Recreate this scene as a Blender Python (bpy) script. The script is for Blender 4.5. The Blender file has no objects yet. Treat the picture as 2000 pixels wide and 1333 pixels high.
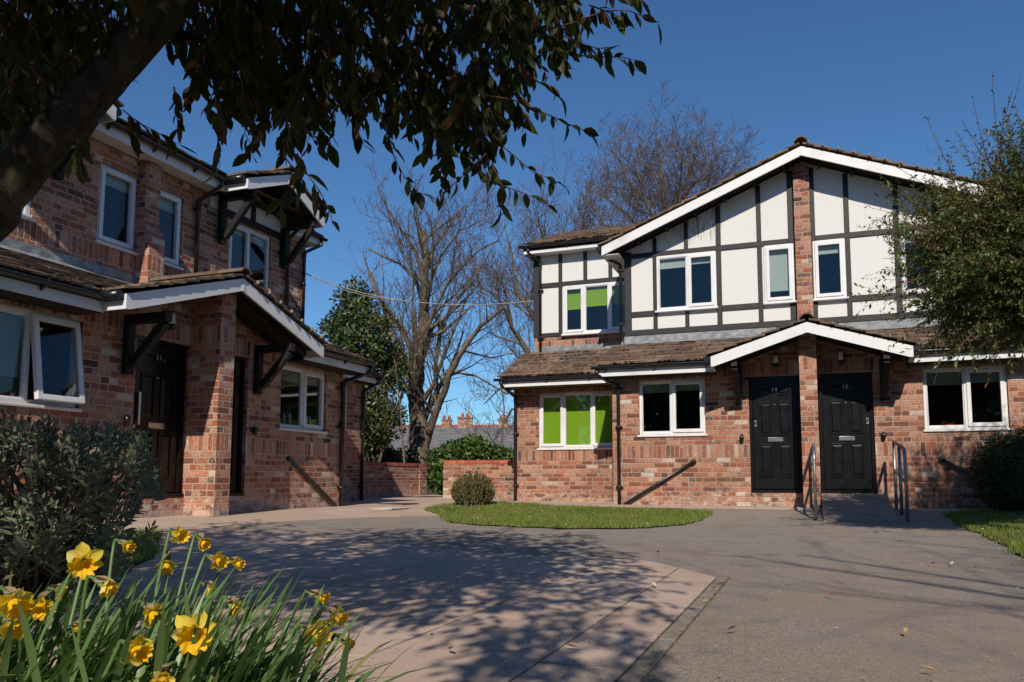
import bpy, bmesh, math, random
from mathutils import Vector, Matrix, noise
R_ = math.radians
rnd = random.Random(7)
sc = bpy.context.scene
COL = sc.collection

# ------------------------------------------------------------------ camera, sky, sun
CAMZ = 0.5
PITCH = 0.0938
cd = bpy.data.cameras.new('camera'); cam = bpy.data.objects.new('camera', cd); COL.objects.link(cam)
cam.location = (0, 0, CAMZ); cam.rotation_euler = (math.pi/2 + PITCH, 0, 0)
cd.sensor_width = 36; cd.lens = 36*1507.5/2000
cd.shift_x = -37.7/2000; cd.shift_y = 125.3/2000
cd.clip_start = 0.05; cd.clip_end = 2000
sc.camera = cam
SUN_EL = R_(36.8); SUN_H = Vector((-0.099, -1.028, 0)).normalized()
SUNV = Vector((SUN_H.x*math.cos(SUN_EL), SUN_H.y*math.cos(SUN_EL), math.sin(SUN_EL)))
ld = bpy.data.lights.new('sun', 'SUN'); ld.energy = 4.9; ld.angle = R_(0.55); ld.color = (1.0, 0.90, 0.77)
sun = bpy.data.objects.new('sun', ld); COL.objects.link(sun)
sun.rotation_euler = (-SUNV).to_track_quat('-Z', 'Y').to_euler()
w = bpy.data.worlds.new('World'); sc.world = w; w.use_nodes = True
wt = w.node_tree; bgn = wt.nodes['Background']
sky = wt.nodes.new('ShaderNodeTexSky'); sky.sky_type = 'NISHITA'; sky.sun_disc = False
sky.sun_elevation = SUN_EL; sky.sun_rotation = math.atan2(SUN_H.x, SUN_H.y)
sky.altitude = 0; sky.air_density = 1.0; sky.dust_density = 0.0; sky.ozone_density = 2.5
tint = wt.nodes.new('ShaderNodeMix'); tint.data_type = 'RGBA'; tint.blend_type = 'MULTIPLY'; tint.inputs[0].default_value = 1
wt.links.new(sky.outputs[0], tint.inputs[6]); tint.inputs[7].default_value = (0.66, 1.02, 1.34, 1)
wt.links.new(tint.outputs[2], bgn.inputs[0]); bgn.inputs[1].default_value = 0.076
sc.view_settings.view_transform = 'Standard'; sc.view_settings.look = 'None'
sc.view_settings.exposure = 0.0; sc.view_settings.gamma = 1.0

# ------------------------------------------------------------------ geometry of the place
F = 1507.5; CX = 1037.7; CY = 791.8
_cp, _sp = math.cos(PITCH), math.sin(PITCH)
def P(x, y, D):
    """world point on the sight line of photo pixel x, y at forward distance D"""
    u = x-CX; v = y-CY
    d = Vector((u, F*_cp+v*_sp, F*_sp-v*_cp)); t = D/d.y
    return Vector((d.x*t, D, CAMZ+d.z*t))
A = 0.35
uR = Vector((math.cos(A), -math.sin(A), 0)); nR = Vector((math.sin(A), math.cos(A), 0))
uL = Vector((math.sin(A), math.cos(A), 0)); nL = Vector((-math.cos(A), math.sin(A), 0))
P0R = Vector((4.745, 13.102, 0)); P0L = Vector((-4.503, 10.309, 0))
def R2W(s, o, z=0): return P0R+uR*s+nR*o+Vector((0, 0, z))
def L2W(s, o, z=0): return P0L+uL*s+nL*o+Vector((0, 0, z))
def sstep(a, b, x):
    t = max(0, min(1, (x-a)/(b-a))); return t*t*(3-2*t)
def G(x, y):
    """height of the ground: it falls gently away from the two houses"""
    p = Vector((x, y, 0))
    dR = -(p-P0R).dot(nR); dL = -(p-P0L).dot(nL)
    return -0.14*sstep(0.3, 2.6, min(dR, dL))
def PG(x, y):
    """point of the ground seen at photo pixel x, y"""
    z = 0
    for _ in range(12):
        u = x-CX; v = y-CY
        d = Vector((u, F*_cp+v*_sp, F*_sp-v*_cp)); t = (z-CAMZ)/d.z
        q = d*t; z = 0.5*z+0.5*G(q.x, q.y)
    return Vector((q.x, q.y, z))

# ------------------------------------------------------------------ node helpers
class S:
    """a shader value with arithmetic"""
    def __init__(s, nt, sock): s.nt = nt; s.k = sock
    def _m(s, op, *a, clamp=False):
        n = s.nt.nodes.new('ShaderNodeMath'); n.operation = op; n.use_clamp = clamp
        for i, v in enumerate((s,)+a):
            if isinstance(v, S): s.nt.links.new(v.k, n.inputs[i])
            else: n.inputs[i].default_value = v
        return S(s.nt, n.outputs[0])
    def __add__(s, o): return s._m('ADD', o)
    def __sub__(s, o): return s._m('SUBTRACT', o)
    def __mul__(s, o): return s._m('MULTIPLY', o)
    def __truediv__(s, o): return s._m('DIVIDE', o)
    def gt(s, o): return s._m('GREATER_THAN', o)
    def lt(s, o): return s._m('LESS_THAN', o)
    def floor(s): return s._m('FLOOR')
    def fract(s): return s._m('FRACT')
    def mod(s, o): return s._m('MODULO', o)
    def min(s, o): return s._m('MINIMUM', o)
    def max(s, o): return s._m('MAXIMUM', o)
    def inv(s): return s._m('MULTIPLY', -1.0)+1.0
    def ss(s, a, b):
        n = s.nt.nodes.new('ShaderNodeMapRange'); n.interpolation_type = 'SMOOTHSTEP'
        s.nt.links.new(s.k, n.inputs[0]); n.inputs[1].default_value = a; n.inputs[2].default_value = b
        return S(s.nt, n.outputs[0])
def new_mat(name):
    m = bpy.data.materials.new(name); m.use_nodes = True
    nt = m.node_tree; b = nt.nodes['Principled BSDF']
    return m, nt, b
def const(nt, v):
    n = nt.nodes.new('ShaderNodeValue'); n.outputs[0].default_value = v; return S(nt, n.outputs[0])
def comb(nt, x, y, z=0.0):
    n = nt.nodes.new('ShaderNodeCombineXYZ')
    for i, v in enumerate((x, y, z)):
        if isinstance(v, S): nt.links.new(v.k, n.inputs[i])
        else: n.inputs[i].default_value = v
    return n.outputs[0]
def coords(nt, kind='Object'):
    n = nt.nodes.new('ShaderNodeTexCoord'); return n.outputs[kind]
def nz(nt, vec, scale, detail=3, rough=0.55, col=False, dist=0.0):
    n = nt.nodes.new('ShaderNodeTexNoise'); n.inputs['Scale'].default_value = scale
    n.inputs['Detail'].default_value = detail; n.inputs['Roughness'].default_value = rough
    n.inputs['Distortion'].default_value = dist
    if vec is not None: nt.links.new(vec, n.inputs['Vector'])
    return n.outputs['Color'] if col else S(nt, n.outputs['Fac'])
def wn(nt, vec, col=False):
    n = nt.nodes.new('ShaderNodeTexWhiteNoise'); n.noise_dimensions = '3D'; nt.links.new(vec, n.inputs['Vector'])
    return n.outputs['Color'] if col else S(nt, n.outputs['Value'])
def ramp(nt, f, stops, interp='LINEAR'):
    n = nt.nodes.new('ShaderNodeValToRGB'); n.color_ramp.interpolation = interp
    e = n.color_ramp.elements
    while len(e) < len(stops): e.new(0.5)
    for i, (p, c) in enumerate(stops):
        e[i].position = p; e[i].color = (c[0], c[1], c[2], 1)
    nt.links.new(f.k if isinstance(f, S) else f, n.inputs[0]); return n.outputs[0]
def mix(nt, f, a, b, mode='MIX'):
    n = nt.nodes.new('ShaderNodeMix'); n.data_type = 'RGBA'; n.blend_type = mode
    if isinstance(f, S): nt.links.new(f.k, n.inputs[0])
    else: n.inputs[0].default_value = f
    for i, v in ((6, a), (7, b)):
        if isinstance(v, (tuple, list)): n.inputs[i].default_value = (v[0], v[1], v[2], 1)
        else: nt.links.new(v, n.inputs[i])
    return n.outputs[2]
def bump(nt, b, h, strength=0.5, dist=0.01):
    n = nt.nodes.new('ShaderNodeBump'); n.inputs['Strength'].default_value = strength
    n.inputs['Distance'].default_value = dist
    nt.links.new(h.k if isinstance(h, S) else h, n.inputs['Height']); nt.links.new(n.outputs[0], b.inputs['Normal'])
def setc(nt, b, c): nt.links.new(c, b.inputs['Base Color'])

M = {}
def brick_mat(name, bright=1.0, eff=1.0):
    m, nt, b = new_mat(name)
    uv = coords(nt, 'UV')
    sp = nt.nodes.new('ShaderNodeSeparateXYZ'); nt.links.new(uv, sp.inputs[0])
    wob = nz(nt, uv, 5.0, 2)
    u = S(nt, sp.outputs[0]); v = S(nt, sp.outputs[1])+(wob-0.5)*0.012
    H = 0.0852; BL = 0.232
    bands = (10*H, 24*H+BL, 34*H+2*BL)
    inb = None; passed = None; fvb = None
    for b0 in bands:
        a = v.gt(b0); c = v.lt(b0+BL); i = a*c; t = v.gt(b0+BL)
        f = (v-b0)/BL*i
        inb = i if inb is None else inb+i
        passed = t if passed is None else passed+t
        fvb = f if fvb is None else fvb+f
    v2 = v-passed*BL
    row = (v2/H).floor(); fv = (v2/H).fract()
    rj = wn(nt, comb(nt, row, 3.3, 1.7))
    shift = (row._m('MODULO', 2.0))*0.5+rj*0.35
    cu = u/0.242+shift+20.0
    n0 = wn(nt, comb(nt, cu.floor(), row, 5.0))
    colr = cu.floor(); fu = cu.fract()
    # some stretchers are split into two headers
    split = n0.gt(0.80); cu2 = fu*2.0
    fu_s = cu2.fract(); half = cu2.floor()*split*0.37
    fu = fu*split.inv()+fu_s*split; Lc = split*-0.121+0.242
    cub = u/0.0795+40.0
    fub = cub.fract()
    no = inb.inv()
    ud = (fu.min(fu.inv())*Lc)*no+(fub.min(fub.inv())*0.0795)*inb
    vd = (fv.min(fv.inv())*H)*no+(fvb.min(fvb.inv())*BL)*inb
    d = ud.min(vd)
    fine = nz(nt, uv, 38.0, 3, 0.6)
    d2 = d+(fine-0.5)*0.014+(nz(nt, uv, 16.0, 2, 0.5)-0.5)*0.008
    mask = d2.ss(0.0050, 0.0105)
    idx = comb(nt, (colr+half)*no+cub.floor()*inb, row*no+inb*300.0+passed*7.0, 1.0)
    r0 = wn(nt, idx); rc = wn(nt, idx, True)
    r1 = (r0+(nz(nt, uv, 0.75, 3, 0.6)-0.5)*0.42)._m('MINIMUM', 1.0)._m('MAXIMUM', 0.0)*r0.lt(.94)+r0*r0.gt(.94)
    sr = nt.nodes.new('ShaderNodeSeparateXYZ'); nt.links.new(rc, sr.inputs[0])
    r2 = S(nt, sr.outputs[0]); r3 = S(nt, sr.outputs[1])
    k = bright
    c = ramp(nt, r1, [(0.0, (.030*k, .022*k, .022*k)), (0.035, (.10*k, .045*k, .036*k)), (0.10, (.15*k, .050*k, .035*k)), (0.26, (.27*k, .078*k, .042*k)),
        (0.45, (.33*k, .108*k, .060*k)), (0.62, (.44*k, .155*k, .078*k)), (0.76, (.43*k, .215*k, .135*k)), (0.89, (.37*k, .145*k, .10*k)), (0.965, (.47*k, .25*k, .15*k)), (1.0, (.50*k, .34*k, .22*k))])
    big = nz(nt, uv, 17.0, 4, 0.62)
    pale = (big+r2*0.35).ss(0.66, 0.80)
    c = mix(nt, pale*0.42, c, (.50*k, .34*k, .25*k))
    dark = (nz(nt, uv, 26.0, 3, 0.6, dist=0.6)+r3*0.3).ss(0.70, 0.82)
    c = mix(nt, dark*0.6, c, (.09*k, .045*k, .035*k))
    c = mix(nt, (fine-0.35)._m('MULTIPLY', 0.8, clamp=True), c, (.33*k, .17*k, .12*k))
    # lime and old paint clinging to a few bricks
    paint = (nz(nt, uv, 55.0, 4, 0.75)-0.5)+r1.gt(0.965)*0.17+r3.gt(0.78)*0.088
    c = mix(nt, paint.ss(0.13, 0.2)*0.85, c, (.60*k, .54*k, .47*k))
    c = mix(nt, nz(nt, uv, 70.0, 3, 0.7).ss(0.45, 0.7)*0.45, c, (.20*k, .075*k, .045*k))
    low = v.ss(0.42, 0.0)*eff
    effl = (nz(nt, uv, 9.0, 4, 0.65)+low*0.16).ss(0.60, 0.72)*0.55
    c = mix(nt, effl, c, (.55*k, .45*k, .40*k))
    mort = mix(nt, nz(nt, uv, 14.0, 3), (.30*k, .225*k, .17*k), (.47*k, .37*k, .29*k))
    c = mix(nt, mask, mort, c)
    stain = nz(nt, uv, 0.6, 5, 0.65).ss(0.45, 0.72)*0.42
    c = mix(nt, stain, c, (.13*k, .075*k, .055*k))
    setc(nt, b, c); b.inputs['Roughness'].default_value = 0.9; b.inputs['Specular IOR Level'].default_value = 0.25
    h = mask*(0.75+0.0)+fine*0.5+r2*0.18
    bump(nt, b, h, 0.75, 0.012)
    return m
M['brick'] = brick_mat('red_brick'); M['brick_l'] = brick_mat('weathered_brick_shade_lift', 1.12, 1.3)  # left house brick: more efflorescence, colour brightened to lift its shaded walls

def simple(name, col, rough=0.5, spec=0.5, var=0.15, scale=8, bmp=0.0, bs=60, metal=0.0, col2=None, thr=(0.35, 0.7)):
    m, nt, b = new_mat(name); vec = coords(nt)
    n = nz(nt, vec, scale, 4, 0.6)
    c2 = col2 or tuple(x*(1-var*2) for x in col)
    c = mix(nt, n.ss(*thr), col, c2)
    setc(nt, b, c); b.inputs['Roughness'].default_value = rough; b.inputs['Specular IOR Level'].default_value = spec
    b.inputs['Metallic'].default_value = metal
    if bmp: bump(nt, b, nz(nt, vec, bs, 3), bmp, 0.005)
    M[name] = m; return m
simple('white_pvc', (.72, .725, .73), 0.35, 0.5, 0.05, 3)
simple('white_board', (.68, .685, .69), 0.45, 0.4, 0.05, 2.2, col2=(.52, .52, .50), thr=(.5, .85))
simple('black_gutter', (.013, .013, .015), 0.3, 0.55, 0.2, 6)
simple('black_timber', (.020, .019, .020), 0.62, 0.3, 0.3, 30, 0.5, 45)
simple('door_black', (.0060, .0070, .0095), 0.32, 0.32, 0.3, 5, 0.08, 90)
simple('door_brown', (.010, .0075, .0065), 0.30, 0.35, 0.3, 5, 0.08, 90)
simple('lead', (.15, .165, .18), 0.5, 0.5, 0.25, 9, 0.5, 10, col2=(.30, .31, .31))
simple('galvanised', (.30, .32, .32), 0.42, 0.5, 0.3, 14, 0.1, 60, metal=0.75, col2=(.16, .13, .11), thr=(0.5, 0.72))
simple('steel', (.62, .62, .60), 0.3, 0.5, 0.1, 12, metal=1.0)
simple('blind_green', (.40, .60, .035), 0.8, 0.1, 0.03, 2)
simple('blind_cream', (.70, .72, .66), 0.8, 0.1, 0.03, 2)
simple('blind_grey', (.40, .41, .36), 0.8, 0.1, 0.05, 2)
simple('room_dark', (.05, .05, .052), 0.9, 0.1, 0.1, 2)
simple('room_pale', (.16, .15, .15), 0.9, 0.1, 0.1, 2)
simple('vent_buff', (.36, .27, .20), 0.7, 0.3, 0.1, 10)
simple('soffit', (.035, .03, .028), 0.8, 0.2, 0.2, 10)
simple('opal_glass', (.70, .68, .60), 0.3, 0.5, 0.03, 5)
simple('moss', (.075, .045, .026), 1.0, 0.0, 0.3, 40, 0.6, 90, col2=(.10, .055, .035))
simple('concrete', (.30, .245, .205), 0.9, 0.2, 0.15, 4, 0.5, 60)
simple('concrete_grey', (.27, .23, .185), 0.9, 0.2, 0.15, 6, 0.5, 60)
simple('yellow_tape', (.50, .30, .04), 0.6)
# streaked white render between the timbers
def render_mat():
    m, nt, b = new_mat('white_render'); vec = coords(nt)
    mp = nt.nodes.new('ShaderNodeMapping'); mp.inputs['Scale'].default_value = (9, 9, 0.8); nt.links.new(vec, mp.inputs[0])
    st = nz(nt, mp.outputs[0], 1.0, 5, 0.65)
    sep = nt.nodes.new('ShaderNodeSeparateXYZ'); nt.links.new(vec, sep.inputs[0])
    zz = S(nt, sep.outputs[2]); xx = S(nt, sep.outputs[0])
    c = mix(nt, st.ss(0.5, 0.85)*0.14, (.655, .655, .635), (.50, .485, .44))
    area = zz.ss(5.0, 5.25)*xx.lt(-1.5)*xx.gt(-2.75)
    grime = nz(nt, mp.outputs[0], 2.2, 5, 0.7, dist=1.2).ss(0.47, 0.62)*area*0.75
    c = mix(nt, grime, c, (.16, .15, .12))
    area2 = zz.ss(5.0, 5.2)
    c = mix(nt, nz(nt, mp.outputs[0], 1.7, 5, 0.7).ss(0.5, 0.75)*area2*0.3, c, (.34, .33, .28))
    setc(nt, b, c); b.inputs['Roughness'].default_value = 0.85; b.inputs['Specular IOR Level'].default_value = 0.2
    bump(nt, b, nz(nt, vec, 25, 4), 0.12, 0.01)
    M['render'] = m
render_mat()
def timber_mat():
    m, nt, b = new_mat('weathered_timber'); uv = coords(nt, 'UV')
    mp = nt.nodes.new('ShaderNodeMapping'); mp.inputs['Scale'].default_value = (7, 60, 1); nt.links.new(uv, mp.inputs[0])
    g = nz(nt, mp.outputs[0], 1.0, 4, 0.6, dist=0.4)
    n2 = nz(nt, uv, 8, 3)
    c = mix(nt, g.ss(0.35, 0.8), (.009, .009, .010), (.030, .030, .032))
    c = mix(nt, n2.ss(0.55, 0.8)*0.3, c, (.055, .055, .055))
    setc(nt, b, c); b.inputs['Roughness'].default_value = 0.6; bump(nt, b, g, 0.5, 0.006)
    M['timber'] = m
timber_mat()
def tile_mat():
    m, nt, b = new_mat('concrete_roof_tile'); vec = coords(nt)
    gi = nt.nodes.new('ShaderNodeNewGeometry'); r = S(nt, gi.outputs['Random Per Island'])
    c = ramp(nt, r, [(0, (.085, .058, .042)), (0.3, (.14, .095, .067)), (0.55, (.21, .145, .10)), (0.75, (.115, .102, .095)), (0.85, (.18, .125, .09)), (1.0, (.26, .18, .125))])
    n = nz(nt, vec, 13, 5, 0.68)
    c = mix(nt, n.ss(0.50, 0.64)*0.65, c, (.075, .052, .037))
    n2 = nz(nt, vec, 28, 4, 0.7)
    c = mix(nt, n2.ss(0.62, 0.70)*0.7, c, (.33, .31, .27))
    setc(nt, b, c); b.inputs['Roughness'].default_value = 0.95; b.inputs['Specular IOR Level'].default_value = 0.15
    bump(nt, b, n+n2*0.6, 0.7, 0.012)
    M['tile'] = m
tile_mat()
def glass_mat():
    m, nt, b = new_mat('window_glass'); nt.nodes.remove(b)
    out = nt.nodes['Material Output']
    lw = nt.nodes.new('ShaderNodeLayerWeight'); lw.inputs['Blend'].default_value = 0.5; fr = (S(nt, lw.outputs['Facing'])._m('POWER', 3.0)*0.80+0.045).k.node
    tr = nt.nodes.new('ShaderNodeBsdfTransparent'); tr.inputs[0].default_value = (.80, .84, .84, 1)
    gl = nt.nodes.new('ShaderNodeBsdfGlossy'); gl.inputs['Roughness'].default_value = 0.015
    bp = nt.nodes.new('ShaderNodeBump'); bp.inputs['Strength'].default_value = 0.05; bp.inputs['Distance'].default_value = 0.02
    nn = nz(nt, coords(nt), 1.6, 1); nt.links.new(nn.k, bp.inputs['Height']); nt.links.new(bp.outputs[0], gl.inputs['Normal'])
    mx = nt.nodes.new('ShaderNodeMixShader')
    nt.links.new(fr.outputs[0], mx.inputs[0]); nt.links.new(tr.outputs[0], mx.inputs[1]); nt.links.new(gl.outputs[0], mx.inputs[2])
    nt.links.new(mx.outputs[0], out.inputs[0]); M['glass'] = m
glass_mat()
def asphalt_mat():
    m, nt, b = new_mat('worn_asphalt'); vec = coords(nt)
    vo = nt.nodes.new('ShaderNodeTexVoronoi'); vo.inputs['Scale'].default_value = 210; nt.links.new(vec, vo.inputs[0])
    sep = nt.nodes.new('ShaderNodeSeparateXYZ'); nt.links.new(vo.outputs['Color'], sep.inputs[0])
    r = S(nt, sep.outputs[0])
    c = ramp(nt, r, [(0, (.12, .108, .096)), (0.35, (.245, .22, .192)), (0.75, (.35, .312, .268)), (0.93, (.43, .37, .31)), (0.97, (.46, .29, .20)), (1.0, (.60, .56, .50))])
    vo2 = nt.nodes.new('ShaderNodeTexVoronoi'); vo2.inputs['Scale'].default_value = 75; nt.links.new(vec, vo2.inputs[0])
    s2 = nt.nodes.new('ShaderNodeSeparateXYZ'); nt.links.new(vo2.outputs['Color'], s2.inputs[0]); r5 = S(nt, s2.outputs[0]); d5 = S(nt, vo2.outputs['Distance'])
    bigp = nz(nt, vec, 0.8, 5, 0.6)
    c = mix(nt, bigp.ss(0.40, 0.62)*0.55, c, (.31, .235, .18))
    sy = nt.nodes.new('ShaderNodeSeparateXYZ'); nt.links.new(vec, sy.inputs[0])
    c = mix(nt, S(nt, sy.outputs[1]).ss(8.0, 3.0)*0.30, c, (.29, .205, .15))
    c = mix(nt, nz(nt, vec, 3.5, 6, 0.75).ss(0.52, 0.68)*0.45, c, (.13, .118, .10))
    c = mix(nt, nz(nt, vec, 1.5, 6, 0.7, dist=1.0).ss(0.56, 0.66)*0.4, c, (.34, .29, .235))
    wv = nz(nt, vec, 1.3, 6, 0.75, dist=2.5); c = mix(nt, (wv-0.5)._m('ABSOLUTE').ss(0.006, 0.001)*0.25, c, (.07, .06, .05))
    c = mix(nt, nz(nt, vec, 2.6, 4).ss(0.5, 0.7)*0.4, c, (.15, .155, .14))
    c = mix(nt, r5.gt(.90)*d5.lt(.35)*.55, c, ramp(nt, s2.outputs[1], [(0, (.05, .045, .04)), (.4, (.10, .08, .07)), (.5, (.48, .22, .13)), (.7, (.42, .34, .26)), (1, (.66, .62, .56))]))
    setc(nt, b, c); b.inputs['Roughness'].default_value = 0.92; b.inputs['Specular IOR Level'].default_value = 0.25
    d = S(nt, vo.outputs['Distance'])
    bump(nt, b, d.inv()+nz(nt, vec, 60, 3)*0.6, 0.8, 0.006)
    M['asphalt'] = m
asphalt_mat()
def slab_mat():
    m, nt, b = new_mat('pink_paving_slab'); vec = coords(nt)
    gi = nt.nodes.new('ShaderNodeNewGeometry'); r = S(nt, gi.outputs['Random Per Island'])
    c = ramp(nt, r, [(0, (.425, .31, .245)), (0.5, (.45, .335, .265)), (1.0, (.48, .365, .295))])
    c = mix(nt, nz(nt, vec, 2.2, 5, 0.62).ss(0.4, 0.72)*0.5, c, (.36, .265, .20))
    c = mix(nt, nz(nt, vec, 7, 6, 0.75).ss(0.55, 0.75)*0.35, c, (.24, .185, .145))
    c = mix(nt, nz(nt, vec, 90, 3, 0.7).ss(0.5, 0.75)*0.35, c, (.44, .36, .30))
    c = mix(nt, nz(nt, vec, 170, 2, 0.7).ss(0.6, 0.7)*0.35, c, (.16, .12, .10))
    c = mix(nt, nz(nt, vec, 0.6, 3).ss(0.5, 0.75)*0.3, c, (.36, .33, .28))
    setc(nt, b, c); b.inputs['Roughness'].default_value = 0.85; b.inputs['Specular IOR Level'].default_value = 0.3
    bump(nt, b, nz(nt, vec, 120, 3, 0.7), 0.35, 0.003)
    M['slab'] = m
slab_mat()
def soil_mat():
    m, nt, b = new_mat('soil'); vec = coords(nt)
    n = nz(nt, vec, 12, 6, 0.7)
    c = mix(nt, n.ss(0.35, 0.7), (.030, .020, .014), (.085, .06, .042)); setc(nt, b, c)
    b.inputs['Roughness'].default_value = 1.0; bump(nt, b, n, 1.0, 0.03); M['soil'] = m
    m, nt, b = new_mat('turf'); vec = coords(nt)
    c = mix(nt, nz(nt, vec, 5, 5, 0.7).ss(0.35, 0.7), (.06, .10, .015), (.10, .14, .025)); setc(nt, b, c)
    b.inputs['Roughness'].default_value = 1.0; bump(nt, b, nz(nt, vec, 90, 3), 1.0, 0.02); M['turf'] = m
soil_mat()
def leaf_mat(name, stops, rough=0.4, trans=0.25, spec=0.5, under=None):
    m, nt, b = new_mat(name)
    gi = nt.nodes.new('ShaderNodeNewGeometry'); r = S(nt, gi.outputs['Random Per Island'])
    c = ramp(nt, r, stops)
    if under:
        c2 = mix(nt, 0.75, c, under); c = mix(nt, S(nt, gi.outputs['Backfacing']), c, c2)
    setc(nt, b, c); b.inputs['Roughness'].default_value = rough; b.inputs['Specular IOR Level'].default_value = spec
    tl = nt.nodes.new('ShaderNodeBsdfTranslucent'); tc = mix(nt, 1.0, c, (1.0, 1.15, .55), 'MULTIPLY'); nt.links.new(tc, tl.inputs[0])
    mx = nt.nodes.new('ShaderNodeMixShader'); mx.inputs[0].default_value = trans
    nt.links.new(b.outputs[0], mx.inputs[1]); nt.links.new(tl.outputs[0], mx.inputs[2])
    nt.links.new(mx.outputs[0], nt.nodes['Material Output'].inputs[0]); M[name] = m
leaf_mat('canopy_leaf', [(0, (.018, .025, .006)), (.5, (.034, .048, .011)), (.93, (.055, .07, .016)), (.97, (.17, .08, .015)), (1, (.22, .11, .02))], .5, .28, .2, (.036, .042, .018))
leaf_mat('cotoneaster_leaf', [(0, (.045, .078, .012)), (.5, (.075, .12, .020)), (.85, (.12, .165, .032)), (.985, (.22, .22, .06)), (1, (.55, .14, .03))], .42, .28, .35, (.11, .15, .05))
leaf_mat('grey_green_leaf', [(0, (.045, .068, .025)), (.5, (.095, .125, .055)), (.95, (.17, .21, .11)), (1, (.24, .18, .05))], .55, .15, .3, (.17, .20, .13))
leaf_mat('holly_leaf', [(0, (.018, .036, .007)), (.5, (.040, .062, .013)), (1, (.11, .13, .035))], .4, .12, .5)
leaf_mat('ivy_leaf', [(0, (.02, .045, .008)), (.5, (.045, .09, .016)), (1, (.11, .17, .03))], .42, .15, .4)
leaf_mat('box_leaf', [(0, (.015, .03, .005)), (.6, (.03, .055, .008)), (1, (.06, .09, .015))], .35, .15, .5)
leaf_mat('shrub_leaf', [(0, (.14, .06, .025)), (.3, (.10, .10, .022)), (.8, (.13, .16, .035)), (1, (.26, .16, .06))], .5, .25, .4)
leaf_mat('grass_blade', [(0, (.10, .14, .02)), (.6, (.17, .225, .035)), (.93, (.23, .28, .05)), (1, (.34, .30, .12))], .5, .3, .3)
def turf_blade():
    m = M['grass_blade']; nt = m.node_tree; b = nt.nodes['Principled BSDF']; src = b.inputs['Base Color'].links[0].from_socket; v = coords(nt)
    c = mix(nt, nz(nt, v, 1.6, 4, .6).ss(.42, .68)*.6, src, (.26, .25, .085)); c = mix(nt, nz(nt, v, .9, 3).ss(.5, .7)*.5, c, (.08, .13, .015)); setc(nt, b, c)
turf_blade()
leaf_mat('daffodil_leaf', [(0, (.06, .12, .035)), (.5, (.10, .185, .055)), (.9, (.15, .24, .08)), (1, (.30, .24, .09))], .4, .25, .45)
leaf_mat('yellow_petal', [(0, (.80, .60, .04)), (.6, (.85, .70, .10)), (1, (.85, .75, .28))], .5, .35, .3)
leaf_mat('yellow_corona', [(0, (.80, .42, .008)), (.6, (.85, .50, .012)), (1, (.80, .33, .01))], .5, .3, .3)
leaf_mat('dry_spathe', [(0, (.30, .20, .13)), (1, (.42, .30, .20))], .7, .3, .2)
leaf_mat('fallen_leaf', [(0, (.16, .06, .025)), (.5, (.35, .17, .05)), (1, (.5, .35, .10))], .7, .1, .2)
def bark_mat(name, a, bcol, moss=None, sc_=14, light=None):
    m, nt, b = new_mat(name); vec = coords(nt)
    mp = nt.nodes.new('ShaderNodeMapping'); mp.inputs['Scale'].default_value = (1, 1, 0.35); nt.links.new(vec, mp.inputs[0])
    n = nz(nt, mp.outputs[0], sc_, 6, 0.7, dist=0.6)
    c = mix(nt, n.ss(0.35, 0.68), a, bcol)
    if moss: c = mix(nt, nz(nt, vec, 3.5, 5, 0.7).ss(0.52, 0.66)*0.7, c, moss)
    setc(nt, b, c); b.inputs['Roughness'].default_value = 0.95; b.inputs['Specular IOR Level'].default_value = 0.15
    bump(nt, b, n, 1.0, 0.02); M[name] = m
bark_mat('mossy_bark', (.022, .018, .014), (.07, .06, .045), (.06, .06, .02), 22)
bark_mat('bare_bark', (.07, .055, .04), (.20, .16, .115), (.15, .14, .075), 4)
bark_mat('twig_bark', (.10, .068, .055), (.17, .12, .09), None, 8)
bark_mat('red_twig', (.10, .045, .038), (.17, .08, .06), None, 20)
bark_mat('grey_twig', (.10, .085, .065), (.20, .17, .13), None, 20)

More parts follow.
